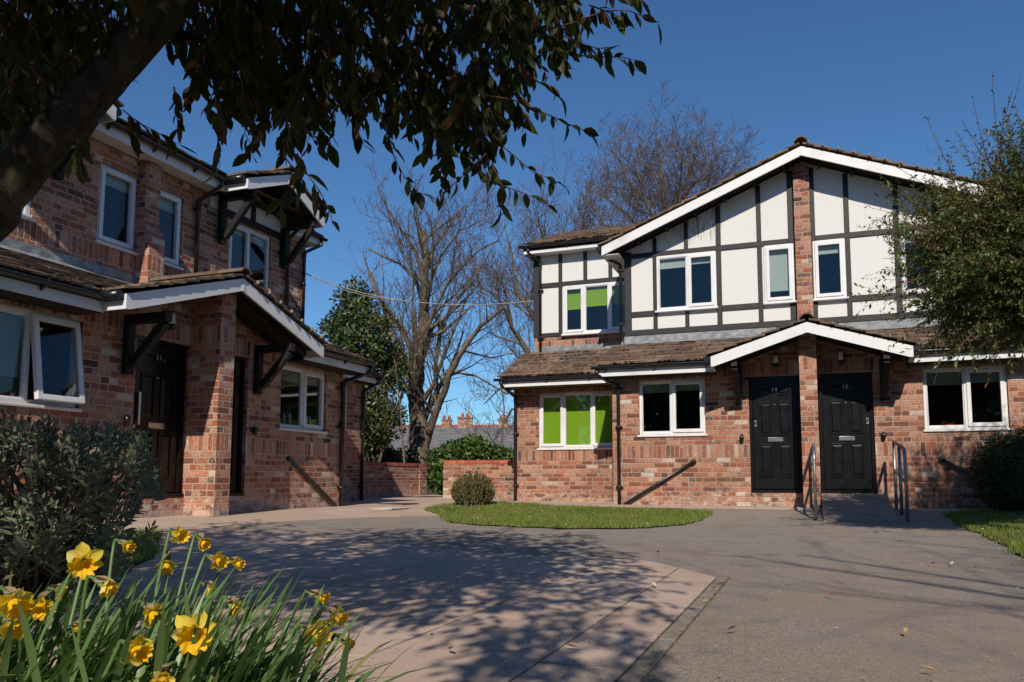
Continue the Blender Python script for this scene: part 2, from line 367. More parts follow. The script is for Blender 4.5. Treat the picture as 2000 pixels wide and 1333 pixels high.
# ------------------------------------------------------------------ mesh helpers
class MB:
    def __init__(s): s.v = []; s.f = []; s.smooth = []
    def vf(s, vs, fs, smooth=False):
        n = len(s.v); s.v += [tuple(p) for p in vs]; s.f += [tuple(i+n for i in f) for f in fs]
        s.smooth += [smooth]*len(fs)
    def box(s, x0, x1, y0, y1, z0, z1):
        s.vf([(x0, y0, z0), (x1, y0, z0), (x1, y1, z0), (x0, y1, z0), (x0, y0, z1), (x1, y0, z1), (x1, y1, z1), (x0, y1, z1)],
             [(0, 3, 2, 1), (4, 5, 6, 7), (0, 1, 5, 4), (1, 2, 6, 5), (2, 3, 7, 6), (3, 0, 4, 7)])
    def obox(s, o, ax, ay, az):
        """box from a corner and three edge vectors"""
        o = Vector(o); ax = Vector(ax); ay = Vector(ay); az = Vector(az)
        p = [o, o+ax, o+ax+ay, o+ay]; p += [q+az for q in p]
        fl = [(0, 3, 2, 1), (4, 5, 6, 7), (0, 1, 5, 4), (1, 2, 6, 5), (2, 3, 7, 6), (3, 0, 4, 7)]
        if ax.cross(ay).dot(az) < 0: fl = [t[::-1] for t in fl]
        s.vf(p, fl)
    def prism(s, poly, d):
        """polygon (3D points) swept along d"""
        poly = [Vector(p) for p in poly]; d = Vector(d); n = len(poly)
        nn = Vector((0, 0, 0))
        for i in range(n): nn += poly[i].cross(poly[(i+1) % n])
        if nn.dot(d) > 0: poly = poly[::-1]
        vs = poly+[p+d for p in poly]
        fs = [tuple(range(n)), tuple(range(2*n-1, n-1, -1))]+[(i, i+n, (i+1) % n+n, (i+1) % n) for i in range(n)]
        s.vf(vs, fs)
    def beam(s, a, b, w, h, up=(0, 0, 1)):
        a = Vector(a); b = Vector(b); d = (b-a).normalized(); up = Vector(up)
        sd = d.cross(up).normalized(); u2 = sd.cross(d)
        s.obox(a-sd*w/2-u2*h/2, b-a, sd*w, u2*h)
    def tube(s, pts, r, n=8, cap=True):
        pts = [Vector(p) for p in pts]
        rs = r if isinstance(r, (list, tuple)) else [r]*len(pts)
        k0 = len(s.v); prev = None
        for i, p in enumerate(pts):
            t = (pts[min(i+1, len(pts)-1)]-pts[max(i-1, 0)])
            if t.length < 1e-9: t = Vector((0, 0, 1))
            t.normalize()
            if prev is None:
                a = t.orthogonal().normalized()
            else:
                a = prev-t*prev.dot(t)
                a = a.normalized() if a.length > 1e-6 else t.orthogonal().normalized()
            prev = a; b = t.cross(a)
            for j in range(n):
                an = 2*math.pi*j/n
                s.v.append(tuple(p+(a*math.cos(an)+b*math.sin(an))*rs[i]))
        for i in range(len(pts)-1):
            for j in range(n):
                q = k0+i*n; s.f.append((q+j, q+(j+1) % n, q+n+(j+1) % n, q+n+j)); s.smooth.append(True)
        if cap:
            s.f.append(tuple(k0+j for j in range(n))[::-1]); s.smooth.append(False)
            q = k0+(len(pts)-1)*n; s.f.append(tuple(q+j for j in range(n))); s.smooth.append(False)
    def build(s, name, mat, parent=None, bevel=0, uv=False):
        me = bpy.data.meshes.new(name); me.from_pydata(s.v, [], s.f)
        me.polygons.foreach_set('use_smooth', s.smooth)
        if uv:
            l = me.uv_layers.new(name='UVMap')
            for p in me.polygons:
                n = p.normal
                ax, ay, az = abs(n.x), abs(n.y), abs(n.z)
                for li in p.loop_indices:
                    c = me.vertices[me.loops[li].vertex_index].co
                    if az > 0.75: q = (c.x, c.y)
                    elif ay >= ax: q = (c.x, c.z)
                    else: q = (c.y+0.121, c.z)
                    l.data[li].uv = q
        me.materials.append(mat if not isinstance(mat, str) else M[mat])
        o = bpy.data.objects.new(name, me); COL.objects.link(o)
        if parent: o.parent = parent
        if bevel:
            bm = bmesh.new(); bm.from_mesh(me)
            bmesh.ops.remove_doubles(bm, verts=bm.verts, dist=1e-5)
            es = [e for e in bm.edges if len(e.link_faces) == 2 and e.calc_face_angle(0) > 0.6]
            bmesh.ops.bevel(bm, geom=es, offset=bevel, segments=1, affect='EDGES', clamp_overlap=True)
            bm.to_mesh(me); bm.free()
        me.update()
        return o
def tag(o, label=None, cat=None, group=None, kind=None):
    if label: o['label'] = label
    if cat: o['category'] = cat
    if group: o['group'] = group
    if kind: o['kind'] = kind
    return o
def empty(name, loc, rz=0):
    o = bpy.data.objects.new(name, None); COL.objects.link(o); o.location = loc; o.rotation_euler = (0, 0, rz)
    o.empty_display_size = 0.3; return o

# ------------------------------------------------------------------ ground
def sheet(name, poly, h, mat, cell=0.35, flat=False):
    bm = bmesh.new(); vs = [bm.verts.new((p[0], p[1], 0)) for p in poly]; bm.faces.new(vs)
    xs = [p[0] for p in poly]; ys = [p[1] for p in poly]
    for ax, lo, hi in ((0, min(xs), max(xs)), (1, min(ys), max(ys))):
        k = math.ceil(lo/cell)*cell
        while k < hi:
            co = [0, 0, 0]; co[ax] = k; no = [0, 0, 0]; no[ax] = 1
            bmesh.ops.bisect_plane(bm, geom=bm.verts[:]+bm.edges[:]+bm.faces[:], plane_co=co, plane_no=no)
            k += cell
    for v in bm.verts: v.co.z = G(v.co.x, v.co.y)+h
    bmesh.ops.recalc_face_normals(bm, faces=bm.faces)
    for f in bm.faces:
        if f.normal.z < 0: f.normal_flip()
    me = bpy.data.meshes.new(name); bm.to_mesh(me); bm.free(); me.materials.append(M[mat])
    o = bpy.data.objects.new(name, me); COL.objects.link(o); return o
def grid_ground():
    m = MB(); xs = [-900, -300, -100, -40]+[-20+i*0.5 for i in range(81)]+[40, 100, 300, 900]
    ys = [-900, -300, -100, -40, -20, -10]+[-4+i*0.5 for i in range(65)]+[40, 60, 100, 300, 900]
    vs = [(x, y, G(x, y)-0.012) for y in ys for x in xs]; n = len(xs)
    m.vf(vs, [(j*n+i, j*n+i+1, (j+1)*n+i+1, (j+1)*n+i) for j in range(len(ys)-1) for i in range(n-1)])
    tag(m.build('ground', 'soil'), 'dark bare earth under lawns and paving', 'ground', kind='structure')
grid_ground()
def W2(p): return (p.x, p.y)
# asphalt of the courtyard
asp = [W2(PG(380, 1030)), W2(PG(460, 1026)), W2(PG(600, 1018)), W2(PG(750, 1011)), W2(PG(862, 1008)), W2(PG(900, 1003)), W2(PG(1200, 1000)), W2(R2W(-1.7, -0.62)), W2(R2W(7.0, -0.55)), (16, 10), (16, -8), (-4, -8), (-4, 2.0), (-3.2, 4.6)]
sheet('asphalt_drive', asp, 0.0, 'asphalt')
bpy.data.objects['asphalt_drive']['kind'] = 'structure'
tag(bpy.data.objects['asphalt_drive'], 'grey brown worn asphalt of the courtyard between the two houses', 'asphalt')

# ------------------------------------------------------------------ building pieces (house space: x along the front, y away from the viewer, z up)
def wall_front(m, s0, s1, z0, z1, o, ops=(), depth=0.11):
    ss = sorted({s0, s1} | {a for q in ops for a in q[:2]}); zs = sorted({z0, z1} | {a for q in ops for a in q[2:]})
    for i in range(len(ss)-1):
        for j in range(len(zs)-1):
            a, b, c, d = ss[i], ss[i+1], zs[j], zs[j+1]
            cx, cz = (a+b)/2, (c+d)/2
            if any(q[0] < cx < q[1] and q[2] < cz < q[3] for q in ops): continue
            m.vf([(a, o, c), (b, o, c), (b, o, d), (a, o, d)], [(0, 1, 2, 3)])
    for a, b, c, d in ops:
        e = o+depth
        m.vf([(a, o, c), (a, e, c), (a, e, d), (a, o, d)], [(0, 1, 2, 3)])
        m.vf([(b, o, c), (b, o, d), (b, e, d), (b, e, c)], [(0, 1, 2, 3)])
        m.vf([(a, o, c), (b, o, c), (b, e, c), (a, e, c)], [(0, 1, 2, 3)])
        m.vf([(a, o, d), (a, e, d), (b, e, d), (b, o, d)], [(0, 1, 2, 3)])
def wall_side(m, s, y0, y1, z0, z1, right):
    q = [(s, y0, z0), (s, y1, z0), (s, y1, z1), (s, y0, z1)]
    m.vf(q if right else q[::-1], [(0, 1, 2, 3)])
def side_poly(m, s, yz, right):
    q = [(s, y, z) for y, z in yz]
    m.vf(q if right else q[::-1], [tuple(range(len(q)))])
def rect_frame(m, a, b, c, d, y0, y1, t):
    """four bars round a rectangle, butted end to end"""
    m.box(a, a+t, y0, y1, c, d); m.box(b-t, b, y0, y1, c, d)
    m.box(a+t, b-t, y0, y1, c, c+t); m.box(a+t, b-t, y0, y1, d-t, d)
def window(par, s0, s1, z0, z1, y, panes, blinds=(), room='room_dark', roomd=1.6, tilt=None, label=None, sill=True):
    """panes: list of (width share, opener?); blinds: list of (pane index, material, drop share)"""
    fr = MB(); t = 0.05
    rect_frame(fr, s0, s1, z0, z1, y, y+0.07, t)
    tot = sum(p[0] for p in panes); x = s0; cells = []
    for i, (wd, op) in enumerate(panes):
        x2 = x+(s1-s0)*wd/tot
        if i: fr.box(x-t/2, x+t/2, y-0.002, y+0.068, z0+t, z1-t)
        cells.append((x+(t/2 if i else t), x2-(t/2 if i < len(panes)-1 else t))); x = x2
    wo = fr.build('window', 'white_pvc', par, bevel=0.006)
    if label: wo['label'] = label
    gl = MB(); sash = MB(); anysash = False
    for i, ((wd, op), (a, b)) in enumerate(zip(panes, cells)):
        c, d = z0+t, z1-t
        if tilt == i:
            so = MB(); g2 = MB(); ang = R_(9)
            rect_frame(so, a-0.02, b+0.02, -(d-c)-0.02, 0.02, -0.03, 0.03, 0.062)
            g2.box(a+0.03, b-0.03, -0.006, 0.006, -(d-c)+0.03, -0.03)
            o1 = so.build('open_sash', 'white_pvc', wo, bevel=0.006); o2 = g2.build('pane', 'glass', wo)
            for o in (o1, o2): o.location = (0, y-0.012, d); o.rotation_euler = (-ang, 0, 0)
            continue
        if op:
            rect_frame(sash, a-0.012, b+0.012, c-0.012, d+0.012, y-0.022, y+0.03, 0.058); anysash = True
            q = 0.04
        else: q = -0.002
        gl.box(a+q, b-q, y+0.024, y+0.036, c+q, d-q)
        if not op:
            rect_frame(sash, a-0.001, b+0.001, c-0.001, d+0.001, y+0.012, y+0.05, 0.016); anysash = True
    if anysash: sash.build('sash', 'white_pvc', wo, bevel=0.005)
    gl.build('pane', 'glass', wo)
    if sill:
        k = MB(); k.box(s0-0.03, s1+0.03, y-0.075, y+0.06, z0-0.042, z0-0.004); k.build('sill', 'white_pvc', wo, bevel=0.008)
    for i, mt, dr in blinds:
        a, b = cells[i]; bl = MB(); top = z1-t
        bl.box(a+0.004, b-0.004, y+0.085, y+0.089, top-(top-z0-t)*dr, top)
        bl.box(a+0.004, b-0.004, y+0.080, y+0.094, top-(top-z0-t)*dr-0.022, top-(top-z0-t)*dr-0.001)
        bl.build('blind', mt, wo)
    r = MB(); a, b, c, d, e, f = s0-0.5, s1+0.5, y+0.12, y+0.12+roomd, z0-0.7, z1+0.12
    r.vf([(a, c, e), (b, c, e), (b, d, e), (a, d, e), (a, c, f), (b, c, f), (b, d, f), (a, d, f)],
         [(0, 1, 2, 3), (4, 7, 6, 5), (1, 5, 6, 2), (2, 6, 7, 3), (3, 7, 4, 0)])
    r.box(s0+.1, s0+.45, y+1.1, y+1.4, z0-.69, z0+.2)
    r.build('room_interior', room, wo)
    return wo
def text_obj(txt, size, mat, parent, loc, name='house_number'):
    c = bpy.data.curves.new(name, 'FONT'); c.body = txt; c.size = size; c.extrude = 0.003; c.align_x = 'CENTER'; c.offset = 0.0016
    c.space_character = 1.15
    o = bpy.data.objects.new(name, c); COL.objects.link(o)
    dg = bpy.context.evaluated_depsgraph_get(); me = bpy.data.meshes.new_from_object(o.evaluated_get(dg))
    bpy.data.objects.remove(o); me.materials.clear(); me.materials.append(M[mat])
    o = bpy.data.objects.new(name, me); COL.objects.link(o); o.parent = parent
    o.location = loc; o.rotation_euler = (math.pi/2, 0, 0); return o
def door(par, s0, s1, z0, z1, y, mat, num, hinge_left, label=None):
    fr = MB(); t = 0.055
    fr.box(s0, s0+t, y, y+0.09, z0+0.06, z1); fr.box(s1-t, s1, y, y+0.09, z0+0.06, z1); fr.box(s0+t, s1-t, y, y+0.09, z1-t, z1)
    leaf = MB(); a, b, c, d = s0+t+0.004, s1-t-0.004, z0+0.07, z1-t-0.004
    yl = y+0.03; leaf.box(a, b, yl, yl+0.045, c, d)
    dd = leaf.build('door', mat, par, bevel=0.003)
    if label: dd['label'] = label
    fr.build('door_frame', mat, dd, bevel=0.004)
    th = MB(); th.box(s0-0.02, s1+0.02, y-0.05, y+0.10, z0-0.01, z0+0.055); th.build('threshold', mat, dd, bevel=0.01)
    W = b-a; Hh = d-c; pm = MB(); st = 0.105
    cols = [(a+st, a+W/2-0.045), (a+W/2+0.045, b-st)]
    rows = [(c+0.20, c+0.77), (c+0.93, c+1.50), (c+1.62, d-0.12)]
    for (p, q) in cols:
        for (e, f) in rows:
            # mouldings round a sunk field
            rect_frame(pm, p, q, e, f, yl-0.014, yl-0.0005, 0.017)
            pm.vf([(p+.03, yl-.001, e+.03), (q-.03, yl-.001, e+.03), (q-.03, yl-.001, f-.03), (p+.03, yl-.001, f-.03),
                   (p+.055, yl-.012, e+.055), (q-.055, yl-.012, e+.055), (q-.055, yl-.012, f-.055), (p+.055, yl-.012, f-.055)],
                  [(0, 1, 5, 4), (1, 2, 6, 5), (2, 3, 7, 6), (3, 0, 4, 7), (4, 5, 6, 7)])
    pm.build('door_panels', mat, dd, bevel=0.002)
    lb = MB(); cx = (a+b)/2; zl = c+0.85
    rect_frame(lb, cx-0.125, cx+0.125, zl-0.034, zl+0.034, yl-0.013, yl-0.0005, 0.012); lb.box(cx-0.11, cx+0.11, yl-0.009, yl-0.0015, zl-0.02, zl+0.02)
    lb.build('letterbox', 'steel', dd, bevel=0.002)
    hx = b-0.05 if not hinge_left else a+0.05; hx = (a+0.04) if not hinge_left else (b-0.04)
    hd = MB(); hd.box(hx-0.024, hx+0.024, yl-0.014, yl-0.0005, c+1.08, c+1.19)
    hd.build('lock_plate', 'steel', dd, bevel=0.003)
    kn = MB(); kn.tube([(hx, yl-0.045, c+1.15), (hx, yl-0.014, c+1.15)], 0.014, 10); kn.build('lock_cylinder', 'black_gutter', dd)
    pk = MB(); pk.tube([(cx, yl-0.01, c+1.46), (cx, yl-0.0005, c+1.46)], 0.011, 10); pk.build('peephole', 'steel', dd)
    if num: text_obj(num, 0.095, 'steel', dd, (cx, yl-0.004, d-0.20))
    return dd
def tile_slope(m, O, ux, us, width, length, gauge=0.24, tw=0.30, th=0.026, jit=1.0, stag=True):
    O = Vector(O); ux = Vector(ux).normalized(); us = Vector(us).normalized(); n = ux.cross(us)
    if n.z < 0: n = -n
    rows = max(1, round(length/gauge)); gauge = length/rows
    for r in range(rows):
        off = (tw/2 if (r % 2 and stag) else 0); x = -off
        while x < width-0.01:
            a = max(0, x)+0.0045; b = min(width, x+tw)-0.0045; x += tw
            if b-a < 0.03: continue
            j = rnd.uniform(-1, 1)*0.006*jit; ang = 0.10+rnd.uniform(-.012, .02)*jit
            L = gauge+0.05 if r < rows-1 else gauge
            d2 = (us*math.cos(ang)-n*math.sin(ang)); n2 = (n*math.cos(ang)+us*math.sin(ang))
            base = O+ux*a+us*(r*gauge-0.02+j)+n*(0.012+gauge*0.10+rnd.uniform(0, .006)*jit)
            ty = rnd.uniform(-.006, .006)*jit
            m.obox(base, ux*(b-a)+n*ty, d2*L, n2*th*rnd.uniform(.85, 1.2))
def blob(m, c, r, seed):
    q = random.Random(seed); c = Vector(c); vs = []
    for th in (0.0, 0.75, 1.35):
        k = 1 if th == 0 else 6
        for i in range(k):
            a = i/k*6.283+th; rr = r*q.uniform(.7, 1.3)
            vs.append(c+Vector((math.sin(th)*math.cos(a)*rr, math.sin(th)*math.sin(a)*rr, math.cos(th)*rr*0.55)))
    fs = [(0, 1+i, 1+(i+1) % 6) for i in range(6)]+[(1+i, 7+i, 7+(i+1) % 6, 1+(i+1) % 6) for i in range(6)]
    m.vf(vs, fs, True)
def moss_on(m, O, ux, us, width, length, n, seed=1, gauge=0.24):
    q = random.Random(seed); O = Vector(O); ux = Vector(ux).normalized(); us = Vector(us).normalized(); nn = ux.cross(us)
    if nn.z < 0: nn = -nn
    rows = round(length/gauge); g = length/rows
    for i in range(n):
        x = q.random()*width
        if noise.noise(Vector((x*1.1, seed*7.7, 0))) < -0.12 and q.random() < .75: continue
        r = q.randrange(rows)*(1 if q.random() < .6 else 0)
        p = O+ux*x+us*(r*g-0.012+q.uniform(-.03, .045))+nn*(0.03+g*0.1)
        blob(m, p, q.uniform(.010, .032), i)
def gutter(par, s0, s1, y, z, brk=0.9, name='gutter'):
    m = MB(); r = 0.056
    n = 8; vs = []; 
    for s in (s0, s1):
        for i in range(n+1):
            a = math.pi*i/n; vs.append((s, y-math.cos(a)*r, z-math.sin(a)*r))
        for i in range(n, -1, -1):
            a = math.pi*i/n; vs.append((s, y-math.cos(a)*(r-.008), z-math.sin(a)*(r-.008)))
    k = 2*(n+1)
    m.vf(vs, [(i, i+k, (i+1) % k+k, (i+1) % k) for i in range(k)], True)
    for s in (s0, s1):
        m.vf([(s, y-math.cos(math.pi*i/n)*(r-.002), z-math.sin(math.pi*i/n)*(r-.002)) for i in range(n+1)], [tuple(range(n+1))])
    x = s0+0.25
    while x < s1-0.1:
        m.box(x-.016, x+.016, y-r-.006, y-r-.0005, z-.03, z+.012)
        m.vf([(x-.014, y-.02, z-r-.004), (x+.014, y-.02, z-r-.004), (x+.014, y+r, z-.11), (x-.014, y+r, z-.11), (x-.014, y+r, z-r), (x+.014, y+r, z-r)],
             [(0, 1, 2, 3), (0, 4, 5, 1), (0, 3, 4), (1, 5, 2), (3, 2, 5, 4)])
        x += brk
    return m.build(name, 'black_gutter', par)
def gutter_y(par, x, y0, y1, z, name='gutter'):
    m = MB(); m.tube([(x, y0, z), (x, y1, z)], 0.054, 10)
    return m.build(name, 'black_gutter', par)
def pipe(par, pts, r=0.034, clips=True, name='downpipe'):
    m = MB(); pts = [Vector(p) for p in pts]
    out = [pts[0]]
    for i in range(1, len(pts)-1):
        a, b, c = pts[i-1], pts[i], pts[i+1]
        e = min(.05, (a-b).length*.4, (c-b).length*.4)
        out += [b+(a-b).normalized()*e, b, b+(c-b).normalized()*e]
    out.append(pts[-1]); m.tube(out, r, 12)
    a, b = pts[-2], pts[-1]; L = (a-b).length
    m.tube([a+(b-a).normalized()*.02, a+(b-a).normalized()*.09], r*1.25, 12)
    if clips:
        k = .35
        while k < L:
            p = b+(a-b).normalized()*k; m.tube([p-Vector((0, 0, .03)), p+Vector((0, 0, .03))], r*1.22, 12)
            m.box(p.x-.065, p.x+.065, p.y+.012, p.y+.045, p.z-.018, p.z+.018); k += 1.1
    return m.build(name, 'black_gutter', par)
def bargeboard(par, cx, hw, zb, za, y, h=0.17, t=0.03, foot=0.12):
    """two white boards meeting at the apex of a gable, with level feet"""
    m = MB()
    for sg in (-1, 1):
        k = (za-zb)/hw
        pl = [(cx+sg*hw, y, zb), (cx+sg*(hw-foot*.4), y, zb), (cx+sg*.0015, y, za), (cx+sg*.0015, y, za+h), (cx+sg*(hw-foot), y, zb+foot*k+h), (cx+sg*hw, y, zb+h)]
        m.prism(pl, (0, t, 0))
    m.box(cx-.03, cx+.03, y-.006, y-.001, za-.004, za+h-.012)
    for sg in (-1, 1):
        for q in range(1, int(hw/.28)):
            f = q*.28/hw; m.tube([(cx+sg*(hw-q*.28), y-.004, zb+(za-zb)*f+h*.5), (cx+sg*(hw-q*.28), y, zb+(za-zb)*f+h*.5)], .006, 6)
    return m.build('bargeboard', 'white_board', par, bevel=0.003)
def gable_tiles(m, cx, hw, zt0, zt1, y0, y1, gauge=0.24):
    for sg in (-1, 1):
        L = math.hypot(hw, zt1-zt0)
        O = (cx+sg*hw, y0, zt0); us = (-sg*hw, 0, zt1-zt0)
        tile_slope(m, O, (0, 1, 0), us, y1-y0, L, gauge)
def ridge(m, x, y0, y1, z, r=0.095, seg=0.42):
    y = y0
    while y < y1-0.02:
        e = min(y1, y+seg); vs = []; rr = r*rnd.uniform(.95, 1.05); dz = rnd.uniform(-.006, .006)
        for yy in (y, e-.006):
            for i in range(9):
                a = math.pi*(.08+.84*i/8); vs.append((x+math.cos(a)*rr*1.15, yy, z+dz+math.sin(a)*rr-.05))
            for i in range(8, -1, -1):
                a = math.pi*(.08+.84*i/8); vs.append((x+math.cos(a)*(rr-.02)*1.15, yy, z+dz+math.sin(a)*(rr-.02)-.05))
        m.vf(vs, [(i, (i+1) % 18, (i+1) % 18+18, i+18) for i in range(18)]+[tuple(range(18))[::-1], tuple(range(18, 36))])
        y = e
def bracket(par, s, y, z0, z1, reach, w=0.075, upr=True):
    m = MB()
    if upr: m.box(s-w/2, s+w/2, y-w*.9, y-.001, z0, z1)
    m.box(s-w/2+.002, s+w/2-.002, y-reach, y-w*.9-.001, z1-w*1.1, z1-.002)
    a = Vector((s, y-w*.9-.02, z0+.10)); b = Vector((s, y-reach+.06, z1-w*1.1-.01))
    m.beam(a, b, w*.85, w, up=(0, 1, 0.3))
    return m.build('bracket', 'black_timber', par, bevel=0.006)
def wall_lamp(par, s, y, z):
    m = MB(); m.tube([(s, y-.001, z), (s, y-.05, z)], .035, 12)
    m.tube([(s, y-.06, z-.075), (s, y-.06, z-.06), (s, y-.06, z-.01), (s, y-.06, z)], [.03, .042, .045, .043], 14)
    o = m.build('wall_lamp', 'black_gutter', par)
    g = MB(); g.tube([(s, y-.06, z+.001), (s, y-.06, z+.12), (s, y-.06, z+.145), (s, y-.06, z+.155)], [.04, .04, .03, .012], 14); g.build('lamp_shade', 'opal_glass', o)
    k = MB(); k.tube([(s, y-.06, z+.1551), (s, y-.06, z+.165)], [.042, .03], 14); k.build('lamp_cap', 'black_gutter', o)
def vent(par, s, y, z, mat='vent_buff'):
    m = MB(); rect_frame(m, s-.075, s+.075, z-.075, z+.075, y-.018, y-.001, .014)
    for i in range(6): m.box(s-.06, s+.06, y-.012, y-.002, z-.058+i*.02, z-.048+i*.02)
    m.build('air_vent', mat, par)
def soffit(m, s0, s1, y0, y1, z): m.box(s0, s1, y0, y1, z, z+.012)

# ------------------------------------------------------------------ the two houses
def house(side):
    RT = side == 'R'
    P0, rz = (P0R, -A) if RT else (P0L, math.pi/2-A)
    h = empty('brick_house', P0, rz)
    bm_ = 'brick' if RT else 'brick_l'
    UP = 1.05; WLO = 1.45; WUP = 2.5; wsg = -1 if RT else 1
    # ---- walls of the ground floor
    m = MB(); d = 0.11
    wz = (1.28, 2.275); ops = [(-2.95, -1.75, *wz), (1.75, 2.95, *wz), (-1.0, -.10, .24, 2.26), (.10, 1.0, .24, 2.26)]
    wall_front(m, -3.45, 3.45, -.3, 2.62, 0, ops, d)
    if RT: wall_side(m, -3.45, 0, 8, -.3, 2.62, False); wall_side(m, 3.45, 0, 8, -.3, 3.2, True)
    else: wall_side(m, -3.45, 0, 8, -.3, 3.2, False); wall_side(m, 3.45, 0, 8, -.3, 2.62, True)
    if RT:
        W0 = -5.98; wops = [(-5.42, -3.70, 1.12, 2.29)]
        wall_front(m, W0, -3.45, -.3, 2.66, WLO, wops, d); side_poly(m, W0, [(WLO, -.3), (8, -.3), (8, 3.3), (WUP, 3.25), (WLO, 2.66)], False)
    else:
        W0 = 6.33; wall_front(m, 3.45, W0, -.3, 2.75, WLO, [], d); side_poly(m, W0, [(WLO, -.3), (8, -.3), (8, 3.3), (WUP, 3.28), (WLO, 2.75)], True)
    x0, x1 = (W0, 3.45) if RT else (-3.45, W0)
    m.vf([(x0, 8, -.3), (x1, 8, -.3), (x1, 8, 5.0), (x0, 8, 5.0)], [(0, 3, 2, 1)])
    m.build('ground_floor_wall', bm_, h, uv=True)
    m = MB(); m.box(-1.2, 1.2, .16, .2, .1, 2.4); m.build('door_light_block', 'room_dark', h)  # unseen dark panel added behind the doors to stop light leaking through
    # pier between the front doors
    m = MB(); py = -.5
    m.box(-.14, .13, py, -.0, -.3, 2.95 if RT else 3.05)
    m.build('porch_pier', bm_, h, uv=True)
    # ---- windows of the ground floor
    yw = .045
    if RT:
        window(h, -2.95, -1.75, *wz, yw, [(1, 0), (1, 1)], [(0, 'blind_grey', .16), (1, 'blind_grey', .14)], label='white two pane window left of the front doors, short pale blind at its top')
        window(h, 1.75, 2.95, *wz, yw, [(1.05, 0), (1, 1)], [(0, 'blind_grey', .22), (1, 'blind_grey', .2)], label='white two pane window right of the front doors, dappled by tree shade')
        window(h, -5.42, -3.70, 1.12, 2.29, WLO+yw, [(1, 1), (1.1, 0), (1, 1)], [(0, 'blind_green', 1), (1, 'blind_green', 1), (2, 'blind_green', 1)], label='wide white window closed by bright green blinds')
    else:
        window(h, -2.95, -1.75, *wz, yw, [(1, 0), (1, 1)], [(0, 'blind_grey', .72)], room='room_pale', tilt=1, label='white window with one sash tilted open')
        window(h, 1.75, 2.95, *wz, yw, [(1.05, 0), (1, 1)], [(0, 'blind_grey', .18), (1, 'blind_grey', .18)], label='white two pane window with green and white objects on its inner ledge')
    # ---- doors
    mt = 'door_black' if RT else 'door_brown'
    door(h, -1.0, -.145, .24, 2.26, .055, mt, '14' if RT else '11', False, label=('black panelled front door numbered 14' if RT else 'dark panelled front door numbered 11'))
    door(h, .145, 1.0, .24, 2.26, .055, mt, '15' if RT else None, RT, label=('black panelled front door numbered 15' if RT else 'dark front door half hidden by the brick pier'))
    if not RT:
        m = MB(); m.box(-.955, -.925, -.03, .08, 1.15, 1.55); m.build('door_handle', 'steel', h)
    # brick step under the doors
    # wall fittings
    for s in (-1.13, 1.13):
        m = MB(); m.tube([(s, -.03, 1.13), (s, -.045, 1.145), (s, -.05, 1.19), (s, -.045, 1.235), (s, -.03, 1.25)], [.012, .032, .036, .032, .012], 12); m.build('key_safe', 'black_gutter', h)
    for s in (-.52, .52): wall_lamp(h, s, 0, 2.47)
    vent(h, -3.10, 0, 2.22); vent(h, 3.10, 0, 2.20)
    # diagonal waste pipes
    for sg in (-1, 1):
        m = MB(); a = Vector((sg*1.95, -.045, .80)); b = Vector((sg*3.22, -.06, .02))
        m.tube([a+Vector((0, .05, 0)), a, b, b+Vector((sg*.05, 0, -.06))], .028, 10); k = a.lerp(b, .5); m.tube([k, k+(b-a).normalized()*.07], .034, 10)
        m.tube([a-(b-a).normalized()*.02, a+(b-a).normalized()*.05], .035, 10)
        m.build('waste_pipe', 'black_gutter', h)
    # ---- lean-to roof of the ground floor
    ze = 2.515; zt = 3.12; y0 = -.42; sl = Vector((0, UP-y0, zt-ze)); L = sl.length
    pw = 1.53 if RT else 1.83
    m = MB()
    O = (-3.66, y0, ze); ts = (zt-ze)/(UP-y0); g2 = sl*(2*.2475/L)
    yc = y0+g2.y; zc = ze+g2.z
    for a, b in ((-3.66, -pw+.03), (pw-.03, 3.66)): tile_slope(m, (a, y0, ze), (1, 0, 0), sl, b-a, g2.length, .2475)
    tile_slope(m, (-3.66, yc, zc), (1, 0, 0), sl, 7.32, L-g2.length, .2475)
    rt = m.build('lean_to_roof', 'tile', h)
    m = MB(); m.prism([(-3.66, yc, zc-.02), (-3.66, UP, zt-.02), (-3.66, UP, zt-.06), (-3.66, yc, zc-.06)], (7.32, 0, 0))
    for a, b in ((-3.66, -pw), (pw, 3.66)): m.prism([(a, y0+.03, ze-.02), (a, yc, zc-.02), (a, yc, zc-.06), (a, y0+.03, ze-.06)], (b-a, 0, 0))
    for sg in (-1, 1):
        a, b = sg*pw, sg*3.66
        m.box(min(a, b), max(a, b), y0+.062, -.002, ze-.19, ze-.176)
    m.build('roof_boarding', 'soffit', rt)
    m = MB(); moss_on(m, O, (1, 0, 0), sl, 3.66-pw, L, 260 if RT else 500, 3 if RT else 5, .2475); moss_on(m, (pw, y0, ze), (1, 0, 0), sl, 3.66-pw, L, 260 if RT else 300, 4, .2475); m.build('moss', 'moss', rt)['kind'] = 'stuff'
    for sg in (-1, 1):
        m = MB(); a, b = sg*(pw-.02), sg*3.66
        m.box(min(a, b), max(a, b), y0+.04, y0+.06, ze-.18, ze-.02)
        m.box(sg*3.66-.012, sg*3.66+.012, y0+.0605, 0.0, ze-.17, ze+.0)
        m.build('fascia', 'white_board', h, bevel=.002)
    for sg in (-1, 1):
        a, b = sg*(pw-.08), sg*3.72
        gutter(h, min(a, b), max(a, b), y0-.018, ze-.0)
    m = MB(); m.box(-3.45, 3.45, UP-.012, UP-.001, zt-.02, zt+.19); m.vf([(-3.45, UP-.013, zt+.08), (3.45, UP-.013, zt+.08), (3.45, UP-.16, zt+.005), (-3.45, UP-.16, zt+.005)], [(0, 3, 2, 1)])
    m.build('lead_flashing', 'lead', h)
    # ---- porch roof
    if RT: py, zb, za = -.9, 2.35, 2.83
    else: py, zb, za = -.72, 2.35, 2.97
